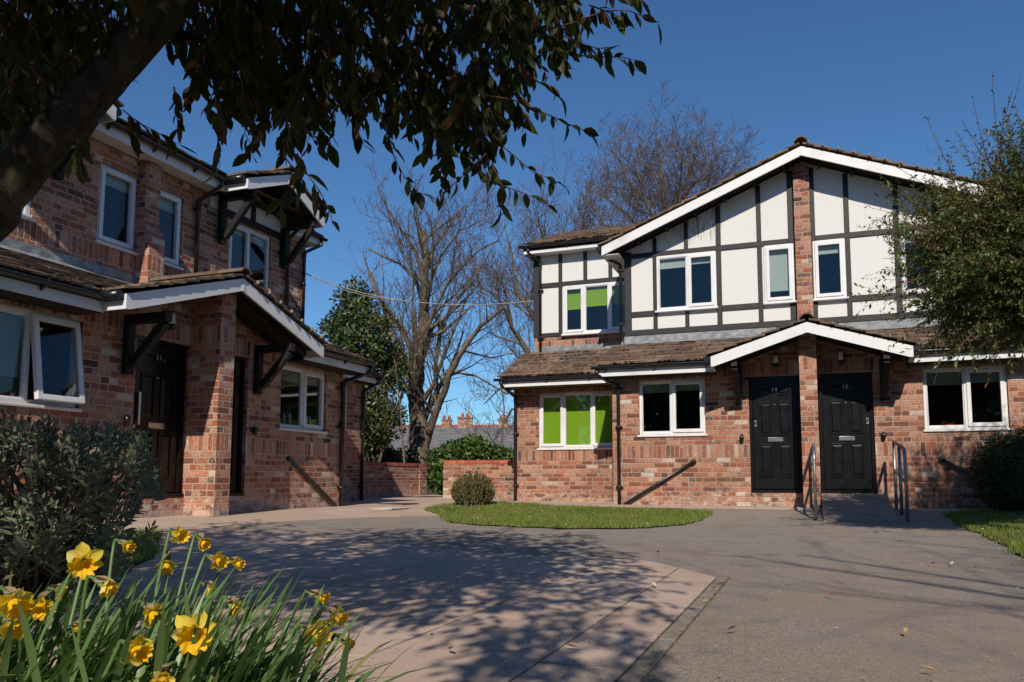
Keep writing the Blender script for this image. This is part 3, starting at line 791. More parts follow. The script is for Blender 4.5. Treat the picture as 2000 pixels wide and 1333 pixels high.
    bargeboard(h, 0, pw, zb, za, py)
    m = MB(); gable_tiles(m, 0, pw+.03, zb+.185, za+.19, py-.04, UP-.02, .22); ridge(m, 0, py-.05, UP-.02, za+.27)
    pr = m.build('porch_roof', 'tile', h)
    m = MB(); 
    for sg in (-1, 1):
        m.prism([(sg*(pw-.0), py+.031, zb+.10), (0, py+.031, za+.115), (0, py+.031, za+.155), (sg*pw, py+.031, zb+.14)], (0, UP-.05-py, 0))
        for yy in (py+.25, py+.6):
            m.prism([(sg*(pw-.1), yy, zb+.02), (sg*.16, yy, za-.02), (sg*.16, yy, za+.09), (sg*(pw-.1), yy, zb+.09)], (0, .045, 0))
    m.build('rafters', 'soffit', pr)
    for sg in (-1, 1):
        m = MB(); x = sg*(pw-.012); m.box(x-.012, x+.012, py+.0305, y0+.039, zb, zb+.16)
        m.build('porch_fascia', 'white_board', pr, bevel=.002)
    for sg in (-1, 1): gutter_y(pr, sg*(pw+.055), py+.03, y0+.05, zb+.15)
    for q in range(7):
        f = (q+.6)/7.5; x = pw*(1-f); zz = zb+.185+(za-zb)*f
        m = MB(); m.box(x-.010, x+.010, py-.075, py-.04, zz+.035, zz+.075); m.build('verge_clip', 'concrete_grey', pr)
    m = MB()   # gable wall over the doors, within the porch
    m.vf([(-pw+.08, -.0, 2.50), (pw-.08, -.0, 2.50), (0, -.0, za+.10)], [(0, 1, 2)]); m.v = [(x, y-.003 if z < 2.55 else y-.003, z) for x, y, z in m.v]
    m.build('porch_gable_wall', bm_, h, uv=True)
    m = MB(); moss_on(m, (-pw, py, zb+.19), (0, 1, 0), (pw, 0, za-zb), 1.7, pw, 160 if RT else 420, 9, .22); moss_on(m, (pw, py, zb+.19), (0, 1, 0), (-pw, 0, za-zb), 1.7, pw, 160, 19, .22); m.build('moss', 'moss', pr)['kind'] = 'stuff'
    for sg in (-1, 1): bracket(h, sg*1.16, 0, 1.74, 2.46, -py-.06, .105)
    # ---- upper storey
    W = 3.43
    if RT:
        wn_ = [(-2.78, -1.62), (-.73, -.19), (.14, .70), (1.63, 2.80)]
        zl, zh = 3.78, 4.88
        m = MB(); ops = [(a, b, zl, zh) for a, b in wn_]
        wall_front(m, -W, W, 3.1, 4.99, UP, ops, .06)
        m.vf([(-W, UP, 4.99), (W, UP, 4.99), (W, UP, 5.06), (0, UP, 6.45), (-W, UP, 5.06)], [(0, 1, 2, 3, 4)])
        wall_side(m, -W, UP, 8.5, 2.6, 5.06, False); wall_side(m, W, UP, 8.5, 2.6, 5.06, True)
        rw = m.build('upper_wall', 'render', h)
        m = MB(); y = UP-.022
        def V(x0, x1, z0, z1, dy=0): m.box(x0, x1, y+dy, UP-.0006, z0, z1)
        V(-W-.004, W+.004, 3.32, 3.43, -.004)
        for a, b in ((-3.289, -.281), (.201, 3.289)): V(a, b, 4.88+.004, 4.985, -.002)
        def gz(x): return 6.43-abs(x)*.407
        for x0, x1 in ((-2.855, -2.772), (-1.615, -1.52), (-.85, -.765), (.702, .79), (1.52, 1.615), (2.805, 2.88)):
            V(x0, x1, 3.4305, 4.8835); V(x0, x1, 4.9855, gz(max(abs(x0), abs(x1))))
        V(-3.43, -3.29, 3.4305, 5.03); V(3.29, 3.43, 3.4305, 5.03)
        V(-.28, -.161, 3.4305, 6.3); V(.121, .20, 3.4305, 6.3)
        for x in (-2.19, 2.19): V(x-.04, x+.04, 3.4305, 3.735); V(x-.04, x+.04, 4.9855, gz(abs(x)+.04))
        for a, b in ((-3.2895, -2.8555), (-1.5195, -.8505), (.7905, 1.5195), (2.8805, 3.2895)): V(a, b, 3.69, 3.80, -.001)
        for sg in (-1, 1):
            m.prism([(sg*3.43, y+.003, 5.035), (sg*.13, y+.003, 6.375), (sg*.13, y+.003, 6.49), (sg*3.43, y+.003, 5.15)], (0, .016, 0))
        m.build('timber_framing', 'timber', h, uv=True, bevel=.004)
        names = ('white two pane upper window left of the gable pier', 'narrow upper window with a long pale blind left of the gable pier', 'narrow upper window with a short blind right of the gable pier', 'upper window half hidden by the tree')
        spec = [([(1.12, 0), (1, 1)], [(0, 'blind_cream', .17), (1, 'blind_cream', .13)]), ([(1, 1)], [(0, 'blind_cream', .80)]), ([(1, 1)], [(0, 'blind_cream', .17)]), ([(1, 0), (1, 1)], [(0, 'blind_cream', .1)])]
        for (a, b), nme, (pn, bl) in zip(wn_, names, spec): window(h, a, b, zl, zh, UP-.025, pn, bl, label=nme)
        m = MB(); m.box(-.16, .12, UP-.13, UP-.001, 3.0, 6.32); m.build('gable_pier', bm_, h, uv=True)
        # main gable roof
        gy = .54; hw = 3.77; zb = 4.875; za = 6.365; k = (za-zb)/hw
        bargeboard(h, 0, hw, zb, za, gy, .175, .03, .05)
        m = MB(); gable_tiles(m, 0, hw+.05, zb+.17, za+.20, gy-.045, 8.6, .26); ridge(m, 0, gy-.05, 8.6, za+.29, .11)
        mr = m.build('main_roof', 'tile', h)
        m = MB()
        for sg in (-1, 1):
            m.prism([(sg*hw, gy+.031, zb+.09), (0, gy+.031, za+.10), (0, gy+.031, za+.16), (sg*hw, gy+.031, zb+.15)], (0, 8, 0))
            for q in range(12):
                x = sg*(.3+q*.28); zz = za-abs(x)*k
                if q % 2 == 0: m.box(x-.02, x+.02, gy+.2, UP-.03, zz+.0, zz+.085)
        m.build('soffit_boards', 'soffit', mr)
        for q in range(15):
            f = (q+.5)/15; x = hw*(1-f); zz = zb+.185+(za-zb+.02)*f
            m = MB(); m.box(x-.012, x+.012, gy-.09, gy-.045, zz+.04, zz+.085); m.build('verge_clip', 'concrete_grey', mr)
        for sg in (-1, 1):
            gutter_y(mr, sg*(hw+.06), gy-.02, 8, zb+.13)
            mm = MB(); mm.box(min(sg*(hw-.01), sg*(hw+.012)), max(sg*(hw-.01), sg*(hw+.012)), gy+.0305, 8, zb, zb+.15); mm.box(min(sg*3.43, sg*(hw-.011)), max(sg*3.43, sg*(hw-.011)), gy+.031, 8, zb-.0, zb+.012); mm.build('eaves_fascia', 'white_board', mr)
        # wing, upper part
        wo = (-5.19, -3.62, 3.72, 4.83); m = MB(); a0 = -5.9
        wall_front(m, a0, -W, 3.69, 5.62, WUP, [(wo[0], wo[1], wo[2], wo[3])], .06)
        m.build('wing_render', 'render', h)
        m = MB(); wall_front(m, a0, -W, 3.2, 3.689, WUP, [], .05); wall_side(m, a0, WUP, 8.5, 3.2, 6.0, False); m.build('wing_brick_band', bm_, h, uv=True)
        m = MB(); y = WUP-.022; e = WUP-.0006
        m.box(a0-.003, a0+.16, y, e, 3.69, 5.62); m.box(-5.30, -5.21, y, e, 3.69, 5.62); m.box(a0+.1605, -5.3005, y-.002, e, 3.69, 3.78)
        m.box(a0+.1605, -5.3005, y-.002, e, 4.83, 4.94); m.box(-5.2095, -W, y-.002, e, 4.835, 4.94)
        for x in (-4.66, -4.08, -3.50): m.box(x-.05, x+.04, y, e, 4.9405, 5.62)
        m.build('wing_timbers', 'timber', h, uv=True, bevel=.004)
        window(h, *wo, WUP-.02, [(1, 1), (1.15, 0), (1, 1)], [(0, 'blind_green', .46), (1, 'blind_green', .42), (2, 'blind_green', .42)], label='white upper window with half drawn green blinds')
        m = MB(); m.box(a0, -W, WUP-.02, WUP-.001, 3.28, 3.47); m.build('lead_flashing', 'lead', h)
        # wing lean-to roof
        z0, z1, ya = 2.56, 3.32, WLO-.55; sl = Vector((0, WUP-ya, z1-z0))
        m = MB(); tile_slope(m, (-6.12, ya, z0), (1, 0, 0), sl, 2.68, sl.length, .235); o1 = m.build('wing_lean_to_roof', 'tile', h)
        m = MB(); m.prism([(-6.12, ya+.03, z0-.02), (-6.12, WUP, z1-.02), (-6.12, WUP, z1-.07), (-6.12, ya+.03, z0-.07)], (2.67, 0, 0)); m.box(-6.1, -3.47, ya+.061, WLO-.002, z0-.18, z0-.168); m.build('roof_boarding', 'soffit', o1)
        m = MB(); moss_on(m, (-6.12, ya, z0), (1, 0, 0), sl, 2.6, sl.length, 700, 13); m.build('moss', 'moss', o1)['kind'] = 'stuff'
        m = MB(); m.box(-6.12, -3.46, ya+.04, ya+.06, z0-.175, z0-.02); m.box(-6.12, -6.10, ya+.0605, WLO+.2, z0-.17, z0-.0); m.build('wing_fascia', 'white_board', h, bevel=.002)
        gutter(h, -6.2, -3.47, ya-.018, z0)
        m = MB(); m.box(-5.9, -3.47, ya+.12, ya+.14, z0-.2, z0-.185); m.build('warning_tape', 'yellow_tape', h)
        # wing top roof
        z0, z1, ya, yb = 5.76, 6.86, WUP-.32, 4.9; sl = Vector((0, yb-ya, z1-z0))
        m = MB(); tile_slope(m, (-6.05, ya, z0), (1, 0, 0), sl, 2.9, sl.length, .26)
        tile_slope(m, (-6.05, yb+(yb-ya), z0), (1, 0, 0), Vector((0, -(yb-ya), z1-z0)), 2.9, sl.length, .26)
        o2 = m.build('wing_roof', 'tile', h)
        m = MB(); m.prism([(-6.05, ya+.03, z0-.02), (-6.05, yb, z1-.02), (-6.05, 2*yb-ya, z0-.02), (-6.05, 2*yb-ya, z0-.1), (-6.05, ya+.03, z0-.1)], (2.7, 0, 0)); m.build('roof_boarding', 'soffit', o2)
        m = MB(); moss_on(m, (-6.05, ya, z0), (1, 0, 0), sl, 2.9, sl.length, 500, 23); m.build('moss', 'moss', o2)['kind'] = 'stuff'
        m = MB(); m.box(-6.05, -3.46, ya+.04, ya+.06, z0-.175, z0-.02); m.box(-6.0, -3.46, ya+.061, WUP-.002, z0-.17, z0-.158); m.box(-6.06, -6.03, ya+.0605, 7.5, z0-.17, z0-.02)
        m.build('wing_fascia', 'white_board', h, bevel=.002)
        gutter(h, -6.14, -3.5, ya-.018, z0)
        # downpipes
        pipe(h, [(-3.62, -.44, 2.45), (-3.62, -.44, 2.36), (-3.32, -.06, 2.18), (-3.32, -.06, -.02)])
        pipe(h, [(-6.04, WLO-.57, 2.51), (-6.04, WLO-.57, 2.42), (-5.92, WLO-.06, 2.22), (-5.92, WLO-.06, -.02)])
        pipe(h, [(-5.92, WUP-.34, 5.70), (-5.92, WUP-.34, 5.60), (-5.72, WUP-.07, 5.42), (-5.72, WUP-.07, 3.32)], .03)
        pipe(h, [(-3.82, UP-.3, 4.97), (-3.75, UP-.15, 4.90), (-3.50, UP-.07, 4.78), (-3.50, UP-.07, 3.2)], .03)
        pipe(h, [(-3.50, -.02+WLO-.3, 2.5), (-3.50, WLO-.4, 2.35), (-3.53, WLO-.05, 2.2), (-3.53, WLO-.05, .0)], .026)
        # door entry box
        m = MB(); m.box(-1.17, -1.10, -.05, -.001, 1.72, 1.80); m.build('junction_box', 'concrete_grey', h)
        # items on a window ledge
        m = MB(); m.tube([(2.05, .16, 1.33), (2.1, .16, 1.345), (2.2, .17, 1.34)], .03, 6)
        for i in range(14): blob(m, (2.02+rnd.random()*.2, .15+rnd.random()*.03, 1.36+rnd.random()*.05), .016, i)
        simple('red_flower', (.6, .06, .02), .6); m.build('ledge_flowers', 'red_flower', h)
    else:
        wn_ = [(-2.70, -1.66), (-.76, -.14), (.15, .69), (1.66, 2.70)]; zl, zh = 3.63, 4.70
        TOP = 4.96
        m = MB(); ops = [(a, b, zl, zh) for a, b in wn_]; E_ = 3.18
        wall_front(m, -E_, E_, 3.0, TOP, UP, ops, .08)
        wall_side(m, -E_, UP, 8.5, 2.6, 5.2, False); wall_side(m, E_, UP, 8.5, 2.6, 5.2, True)
        m.build('upper_wall', bm_, h, uv=True)
        m = MB(); m.box(-.13, .13, UP-.13, UP-.001, 3.0, 4.94); m.box(-.135, .135, UP-.25, UP-.1305, 3.0, 3.86)
        m.prism([(-.134, UP-.25, 3.8605), (-.134, UP-.1305, 3.8605), (-.134, UP-.1305, 4.05)], (.268, 0, 0)); m.build('upper_pier', bm_, h, uv=True)
        spec = [([(1, 1), (1, 0)], [(0, 'blind_cream', .15)]), ([(1, 1)], [(0, 'blind_cream', .16)]), ([(1, 1)], [(0, 'blind_cream', .18)]), ([(1, 1), (1, 0)], [(0, 'blind_cream', .08), (1, 'blind_cream', .12)])]
        names = ('upper window behind the tree trunk', 'single upper window left of the brick pier', 'single upper window right of the brick pier', 'two pane upper window under the bracketed gable')
        for (a, b), (pn, bl), nme in zip(wn_, spec, names): window(h, a, b, zl, zh, UP+.03, pn, bl, room='room_pale', label=nme)
        # eaves
        ey = .74; zf = 4.95
        for a, b in ((-3.35, -3.21), (-1.20, 1.20), (3.21, 3.35)):
            m = MB(); m.box(a, b, ey, ey+.02, zf, zf+.17); m.box(a, b, ey+.021, UP-.002, zf+.02, zf+.032); m.build('fascia', 'white_board', h, bevel=.002)
            gutter(h, a, b, ey-.06, zf+.17, .75)
        m = MB(); sl = Vector((0, 3.6, 1.62)); tile_slope(m, (-3.35, ey-.07, zf+.19), (1, 0, 0), sl, 6.7, sl.length, .26)
        tile_slope(m, (-3.35, ey-.07+7.2, zf+.19), (1, 0, 0), Vector((0, -3.6, 1.62)), 6.7, sl.length, .26)
        mr = m.build('main_roof', 'tile', h)
        m = MB(); m.prism([(-3.33, ey+.03, zf+.15), (-3.33, ey+3.6, zf+1.76), (-3.33, ey+7.1, zf+.15)], (6.66, 0, 0)); m.build('roof_boarding', 'soffit', mr)
        # bracketed gables
        for gc in (-2.2, 2.2):
            hw = 1.0; zb = 4.95; za = 5.38; gy = .30
            bargeboard(h, gc, hw, zb, za, gy, .165)
            m = MB(); gable_tiles(m, gc, hw+.04, zb+.185, za+.185, gy-.04, 3.2, .22); ridge(m, gc, gy-.05, 3.2, za+.26)
            gr = m.build('gable_roof', 'tile', h)
            m = MB()
            for sg in (-1, 1):
                m.prism([(gc+sg*hw, gy+.031, zb+.10), (gc, gy+.031, za+.11), (gc, gy+.031, za+.15), (gc+sg*hw, gy+.031, zb+.14)], (0, 2.7, 0))
            m.build('soffit_boards', 'soffit', gr)
            for sg in (-1, 1):
                m = MB(); x = gc+sg*(hw-.012); m.box(x-.012, x+.012, gy+.0305, ey, zb, zb+.15)
                m.build('gable_fascia', 'white_board', gr, bevel=.002)
            for sg in (-1, 1): gutter_y(gr, gc+sg*(hw+.055), gy+.03, ey-.05, zb+.15)
            m = MB(); m.vf([(gc-.98, UP-.012, 4.76), (gc+.98, UP-.012, 4.76), (gc+.98, UP-.012, 5.05), (gc, UP-.012, 5.5), (gc-.98, UP-.012, 5.05)], [(0, 1, 2, 3, 4)]); m.build('gable_render', 'render', h)
            m = MB(); y = UP-.045; e = UP-.0125
            m.box(gc-.72, gc+.72, y, e, 4.725, 4.83); m.box(gc-.045, gc+.045, y+.002, e, 4.8305, 5.42)
            m.box(gc-.80, gc-.722, y+.002, e, 4.25, 5.1); m.box(gc+.722, gc+.80, y+.002, e, 4.25, 5.1)
            for sg in (-1, 1): m.prism([(gc+sg*.96, y+.004, 4.93), (gc+sg*.05, y+.004, 5.34), (gc+sg*.05, y+.004, 5.43), (gc+sg*.96, y+.004, 5.02)], (0, .025, 0))
            m.build('gable_timbers', 'black_timber', h)
            for sg in (-1, 1): bracket(h, gc+sg*.78, UP-.046, 4.20, 5.0, .66, .098)
        # wing, upper brick part
        m = MB(); wall_front(m, E_, 5.62, 3.0, 5.55, WUP, [], .05); wall_side(m, 5.62, WUP, 8.5, 3.0, 6.0, True); m.build('wing_wall', bm_, h, uv=True)
        ya = WUP-.32; z0 = 5.72; sl = Vector((0, 2.6, 1.2))
        m = MB(); tile_slope(m, (E_, ya, z0), (1, 0, 0), sl, 2.6, sl.length, .26); tile_slope(m, (E_, ya+5.2, z0), (1, 0, 0), Vector((0, -2.6, 1.2)), 2.6, sl.length, .26); o2 = m.build('wing_roof', 'tile', h)
        m = MB(); m.prism([(E_, ya+.03, z0-.03), (E_, ya+2.6, z0+1.17), (E_, ya+5.2, z0-.03)], (2.58, 0, 0)); m.build('roof_boarding', 'soffit', o2)
        m = MB(); m.box(E_, 5.78, ya+.04, ya+.06, z0-.175, z0-.02); m.box(5.76, 5.78, ya+.0605, 7.4, z0-.17, z0-.01); m.box(E_, 5.758, ya+.061, WUP-.002, z0-.17, z0-.158); m.build('wing_fascia', 'white_board', h, bevel=.002)
        gutter(h, E_, 5.88, ya-.018, z0)
        pipe(h, [(5.72, WUP-.34, 5.66), (5.72, WUP-.34, 5.55), (5.50, WUP-.07, 5.35), (5.50, WUP-.07, 3.2)], .034)
        pipe(h, [(3.08, UP-.3, 5.06), (3.08, UP-.3, 4.95), (3.10, UP-.06, 4.78), (3.10, UP-.06, 3.1)], .034)
        pipe(h, [(1.08, ey-.06, 5.10), (1.08, ey-.06, 5.0), (.93, UP-.06, 4.74), (.93, UP-.06, 3.15)], .032)
        # wing lean-to
        z0, z1, ya = 2.72, 3.36, WLO-.33; sl = Vector((0, WUP-ya, z1-z0)); Lw = 6.48-3.45
        m = MB(); tile_slope(m, (3.45, ya, z0), (1, 0, 0), sl, Lw, sl.length, .235); o1 = m.build('wing_lean_to_roof', 'tile', h)
        m = MB(); m.prism([(3.46, ya+.03, z0-.02), (3.46, WUP, z1-.02), (3.46, WUP, z1-.07), (3.46, ya+.03, z0-.07)], (Lw-.02, 0, 0)); m.box(3.47, 6.44, ya+.061, WLO-.002, z0-.18, z0-.168); m.build('roof_boarding', 'soffit', o1)
        m = MB(); moss_on(m, (3.45, ya, z0), (1, 0, 0), sl, Lw, sl.length, 300, 33); m.build('moss', 'moss', o1)['kind'] = 'stuff'
        m = MB(); m.box(3.46, 6.48, ya+.04, ya+.06, z0-.175, z0-.02); m.box(6.46, 6.48, ya+.0605, WLO+.2, z0-.17, z0); m.build('wing_fascia', 'white_board', h, bevel=.002)
        gutter(h, 3.47, 6.56, ya-.018, z0)
        pipe(h, [(3.64, -.44, 2.46), (3.64, -.44, 2.38), (3.36, -.06, 2.16), (3.36, -.06, -.02)], .038)
        pipe(h, [(6.48, WLO-.35, 2.67), (6.48, WLO-.35, 2.58), (6.30, WLO-.06, 2.38), (6.30, WLO-.06, -.02)], .038)
        m = MB(); m.tube([(3.5, -.03, 2.3), (3.5, -.03, 1.35)], .008, 6); m.tube([(3.40, -.04, 2.34), (3.40, -.02, 2.24)], .025, 8); m.build('overflow_pipe', 'white_pvc', h)
        # things on the ledge of the right hand ground floor window
        m = MB()
        for x in (2.05, 2.2, 2.72): m.beam((x, .14, 1.33), (x+.05, .2, 1.53), .03, .03)
        m.build('ledge_cards', 'blind_cream', h)
        m = MB()
        for x in (1.95, 2.35, 2.65): m.box(x-.12, x+.12, .19, .21, 1.33, 1.44)
        m.build('ledge_green_box', 'blind_green', h)
    if RT:
        tag(h, 'brick house with white render and black timber gable above doors 14 and 15', 'house')
    else:
        tag(h, 'shaded brick house on the left with door 11 and a bracketed porch', 'house')
    return h
HR = house('R'); HL = house('L')

# ------------------------------------------------------------------ paving
def clip_poly(poly, a, b):
    """keep the part of poly left of the line a->b"""
    out = []; n = len(poly)
    def sd(p): return (b[0]-a[0])*(p[1]-a[1])-(b[1]-a[1])*(p[0]-a[0])
    for i in range(n):
        p, q = poly[i], poly[(i+1) % n]; sp, sq = sd(p), sd(q)
        if sp >= 0: out.append(p)
        if (sp > 0) != (sq > 0) and sp != sq:
            t = sp/(sp-sq); out.append((p[0]+(q[0]-p[0])*t, p[1]+(q[1]-p[1])*t))
    return out
def area(p): return 0.5*sum(p[i][0]*p[(i+1) % len(p)][1]-p[(i+1) % len(p)][0]*p[i][1] for i in range(len(p)))
def slabs(name, poly, xs, yf, P0, u, n, h, label, gap=.0055, th=.02):
    """paving stones: xs are the column edges, yf(i) gives the row joints of column i (house frame)"""
    if area(poly) < 0: poly = poly[::-1]
    m = MB(); q = random.Random(3)
    def W(s, o): p = P0+u*s+n*o; return (p.x, p.y)
    for i in range(len(xs)-1):
        rows = yf(i)
        for j in range(len(rows)-1):
            a, b, c, d = xs[i]+gap, xs[i+1]-gap, rows[j]+gap, rows[j+1]-gap
            R4 = [W(a, c), W(b, c), W(b, d), W(a, d)]
            if area(R4) < 0: R4 = R4[::-1]
            cc = poly
            for k in range(4):
                cc = clip_poly(cc, R4[k], R4[(k+1) % 4])
                if len(cc) < 3: break
            if len(cc) < 3 or abs(area(cc)) < .004: continue
            dz = q.uniform(-.0012, .0012); tx = q.uniform(-.002, .002); cx0 = sum(p[0] for p in cc)/len(cc)
            tops = [(p[0], p[1], G(*p)+h+dz+tx*(p[0]-cx0)) for p in cc]; k = len(tops)
            m.vf(tops+[(p[0], p[1], p[2]-th) for p in tops], [tuple(range(k))]+[(e, e+k, (e+1) % k+k, (e+1) % k) for e in range(k)])
    o = m.build(name, 'slab'); tag(o, label, 'paving', kind='structure'); return o
fr_ = lambda a, b, st: [a+i*st for i in range(int((b-a)/st)+2)]
KE = -.565
edge = [PG(394, 1035), PG(560, 1046), PG(750, 1062), PG(950, 1084), PG(1100, 1090), PG(1190, 1092), PG(1270, 1099), PG(1345, 1117)]
poly = [W2(p) for p in edge]+[W2(R2W(KE, -8.85)), W2(R2W(KE, -14)), W2(R2W(-8, -14)), (-4.5, 2.2), (-3.6, 4.4), W2(PG(240, 1122)), W2(PG(300, 1093)), W2(PG(318, 1040))]
xs = [KE-.31-.6*i for i in range(14)][::-1]+[KE]
slabs('paved_area', poly, xs, lambda i: [-14.2+(.3 if (i % 2) else 0)+.6*k if i < len(xs)-2 else -14.37+.6*k for k in range(22)], P0R, uR, nR, .010, 'pinkish paving slabs in the foreground under the tree shade')
sheet('paved_area_bed', poly, .0035, 'soil', .5); tag(bpy.data.objects['paved_area_bed'], 'dark joints between the foreground paving slabs', 'joint', kind='structure')
# concrete edging strip along the slabs
def strip(name, pts, wd, z0, z1, mat, label, cat, kind='structure'):
    m = MB(); pts = [Vector((p[0], p[1], 0)) for p in pts]
    res = []
    for a, b in zip(pts, pts[1:]):
        k = max(1, int((b-a).length/.9))
        for i in range(k):
            p, q = a.lerp(b, i/k), a.lerp(b, (i+1)/k); sd = (q-p).normalized().cross(Vector((0, 0, 1)))*wd; e = (q-p).normalized()*.003
            c = [p+e, q-e, q-e+sd, p+e+sd]
            vs = [(v.x, v.y, G(v.x, v.y)+z1) for v in c]+[(v.x, v.y, G(v.x, v.y)+z0) for v in c]
            m.vf(vs, [(3, 2, 1, 0), (0, 1, 5, 4), (1, 2, 6, 5), (2, 3, 7, 6), (3, 0, 4, 7)])
    o = m.build(name, mat, bevel=.004); tag(o, label, cat, kind=kind)
strip('edging', [W2(R2W(KE+.008, -8.80)), W2(R2W(KE+.008, -14))][::-1], .065, -.05, .017, 'concrete_grey', 'thin concrete edging beside the foreground slabs', 'edging')
# paths along the two houses
pl = [W2(L2W(-12, -.0)), W2(L2W(3.45, -.0)), W2(L2W(3.45, 1.4)), W2(L2W(6.33, 1.4)), W2(L2W(6.4, 2.8)), W2(L2W(11.6, 2.8)), W2(PG(838, 966)), W2(PG(900, 972)),
      W2(R2W(-6.05, 1.6)), W2(R2W(-6.0, .95)), W2(PG(960, 984)), W2(PG(905, 985)), W2(PG(860, 989)), W2(PG(826, 996)), W2(PG(842, 1002)), W2(PG(862, 1008)), W2(PG(750, 1011)), W2(PG(600, 1018)), W2(PG(460, 1026)), W2(PG(394, 1035)), W2(PG(318, 1040)), W2(PG(180, 1042)), W2(L2W(-12, -1.6))]
slabs('house_path', pl, fr_(-12, 14, .9), lambda i: fr_(-9, 5, .6), P0L, uL, nL, .012, 'pink slab path in front of the shaded house')
sheet('house_path_bed', pl, -.006, 'soil', .5); tag(bpy.data.objects['house_path_bed'], 'dark joints of the path in front of the shaded house', 'joint', kind='structure')
pr_ = [W2(R2W(-6.05, 1.5)), W2(R2W(-3.45, 1.5)), W2(R2W(-3.45, 0)), W2(R2W(9, 0)), W2(R2W(9, -.60)), W2(R2W(-1.75, -.66)), W2(PG(1320, 997)), W2(PG(1200, 995)), W2(PG(1080, 991)), W2(PG(1020, 986)), W2(R2W(-6.0, 1.0))]
slabs('house_path', pr_, fr_(-6.3, 9, .6), lambda i: fr_(-.66, 2, .62), P0R, uR, nR, .014, 'narrow pink slab path along the foot of the gabled house')
sheet('house_path_bed', pr_, -.004, 'soil', .5); tag(bpy.data.objects['house_path_bed.001'], 'dark joints of the path along the gabled house', 'joint', kind='structure')
def rough(poly, amp=.06, seed=0):
    out = []
    for a, b in zip(poly, poly[1:]+poly[:1]):
        L = math.hypot(b[0]-a[0], b[1]-a[1]); k = max(1, min(60, int(L/.09)))
        for i in range(k):
            t = i/k; x, y = a[0]+(b[0]-a[0])*t, a[1]+(b[1]-a[1])*t
            out.append((x+amp*noise.noise(Vector((x*4, y*4, seed))), y+amp*2*noise.noise(Vector((x*4, y*4, seed+9)))))
    return out
# lawns
isl = [(826, 996), (842, 1002), (862, 1009), (872, 1020), (930, 1027), (1010, 1031), (1100, 1034), (1180, 1035), (1260, 1033), (1330, 1027), (1372, 1017), (1392, 1003), (1320, 997), (1200, 995), (1080, 991), (1020, 986), (960, 984), (905, 985), (860, 989)]
rl = [(1843, 1007), (1858, 1018), (1885, 1032), (1925, 1050), (1965, 1068), (2000, 1092), (2060, 1130), (2300, 1200), (2700, 1200), (2500, 1010), (2000, 1001), (1880, 1001)]
ll = [(-500, 1046), (180, 1043), (315, 1041), (300, 1092), (240, 1122), (60, 1160), (-500, 1240)]
LAWNS = []
for nm, pts, lab in (('lawn', isl, 'small sunlit island of lawn in front of the green blinds'), ('lawn', rl, 'lawn at the right edge below the round bush'), ('lawn', ll, 'strip of lawn behind the grey leaved bush')):
    po = rough([W2(PG(*p)) for p in pts]); LAWNS.append(po); sheet('lawn', po, .018, 'turf', .4)
for k, lab in ((0, 'small sunlit island of lawn in front of the green blinds'), (1, 'lawn at the right edge below the round bush'), (2, 'strip of lawn behind the grey leaved bush')):
    tag(bpy.data.objects['lawn' if not k else 'lawn.%03d' % k], lab, 'lawn', kind='structure')
def inside(p, poly):
    c = False; n = len(poly); j = n-1
    for i in range(n):
        a, b = poly[i], poly[j]
        if (a[1] > p[1]) != (b[1] > p[1]) and p[0] < (b[0]-a[0])*(p[1]-a[1])/(b[1]-a[1])+a[0]: c = not c
        j = i
    return c
def grass(poly, n, hgt, wd, seed, label, xmax=1e9):
    q = random.Random(seed); m = MB(); x0, x1 = min(p[0] for p in poly), min(max(p[0] for p in poly), xmax); y0, y1 = min(p[1] for p in poly), max(p[1] for p in poly)
    k = 0; vs = m.v; fs = m.f
    while k < n:
        x, y = q.uniform(x0, x1), q.uniform(y0, y1)
        if not inside((x+q.gauss(0, .03), y+q.gauss(0, .05)), poly): continue
        k += 1
        if noise.noise(Vector((x*1.9, y*1.9, 3))) < -.33 and q.random() < .6: continue
        z = G(x, y)+.014; a = q.uniform(0, 6.283); L = hgt*q.uniform(.5, 1.35)*(1+.5*noise.noise(Vector((x*2, y*2, 0)))); le = q.uniform(.1, .7)*L; b = q.uniform(0, 6.283)
        w = wd*q.uniform(.6, 1.2); dx, dy = math.cos(a)*w, math.sin(a)*w; i = len(vs)
        vs += [(x-dx, y-dy, z), (x+dx, y+dy, z), (x+math.cos(b)*le, y+math.sin(b)*le, z+L)]; fs.append((i, i+1, i+2)); m.smooth.append(False)
    tag(m.build('grass', 'grass_blade'), label, 'grass', kind='stuff')
grass(LAWNS[0], 52000, .045, .006, 1, 'short grass of the sunlit island lawn')
grass(LAWNS[1], 42000, .05, .006, 2, 'short grass of the lawn at the right edge', xmax=9.5)
grass(LAWNS[2], 9000, .06, .006, 4, 'grass behind the grey leaved bush')
def daisies(poly, n, seed, label, cen=None, xmax=1e9):
    q = random.Random(seed); m = MB(); x0, x1 = min(p[0] for p in poly), min(xmax, max(p[0] for p in poly)); y0, y1 = min(p[1] for p in poly), max(p[1] for p in poly); k = 0
    while k < n:
        x, y = q.uniform(x0, x1), q.uniform(y0, y1)
        if cen and q.random() < .6: x, y = cen[0]+q.gauss(0, .35), cen[1]+q.gauss(0, .3)
        if not inside((x, y), poly): continue
        k += 1; z = G(x, y)+.055+q.uniform(0, .015); r = q.uniform(.009, .014); tl = q.uniform(-.4, .4)
        vs = [(x, y, z+.003)]+[(x+r*(1 if i % 2 else .8)*math.cos(i*.5236), y+r*(1 if i % 2 else .8)*math.sin(i*.5236), z+tl*r*math.sin(i*.5236)) for i in range(12)]
        m.vf(vs, [(0, 1+i, 1+(i+1) % 12) for i in range(12)])
        m.vf([(x, y, z-.055), (x+.002, y, z-.055), (x, y, z)], [(0, 1, 2)])
    tag(m.build('daisies', 'white_board'), label, 'daisies', kind='stuff')
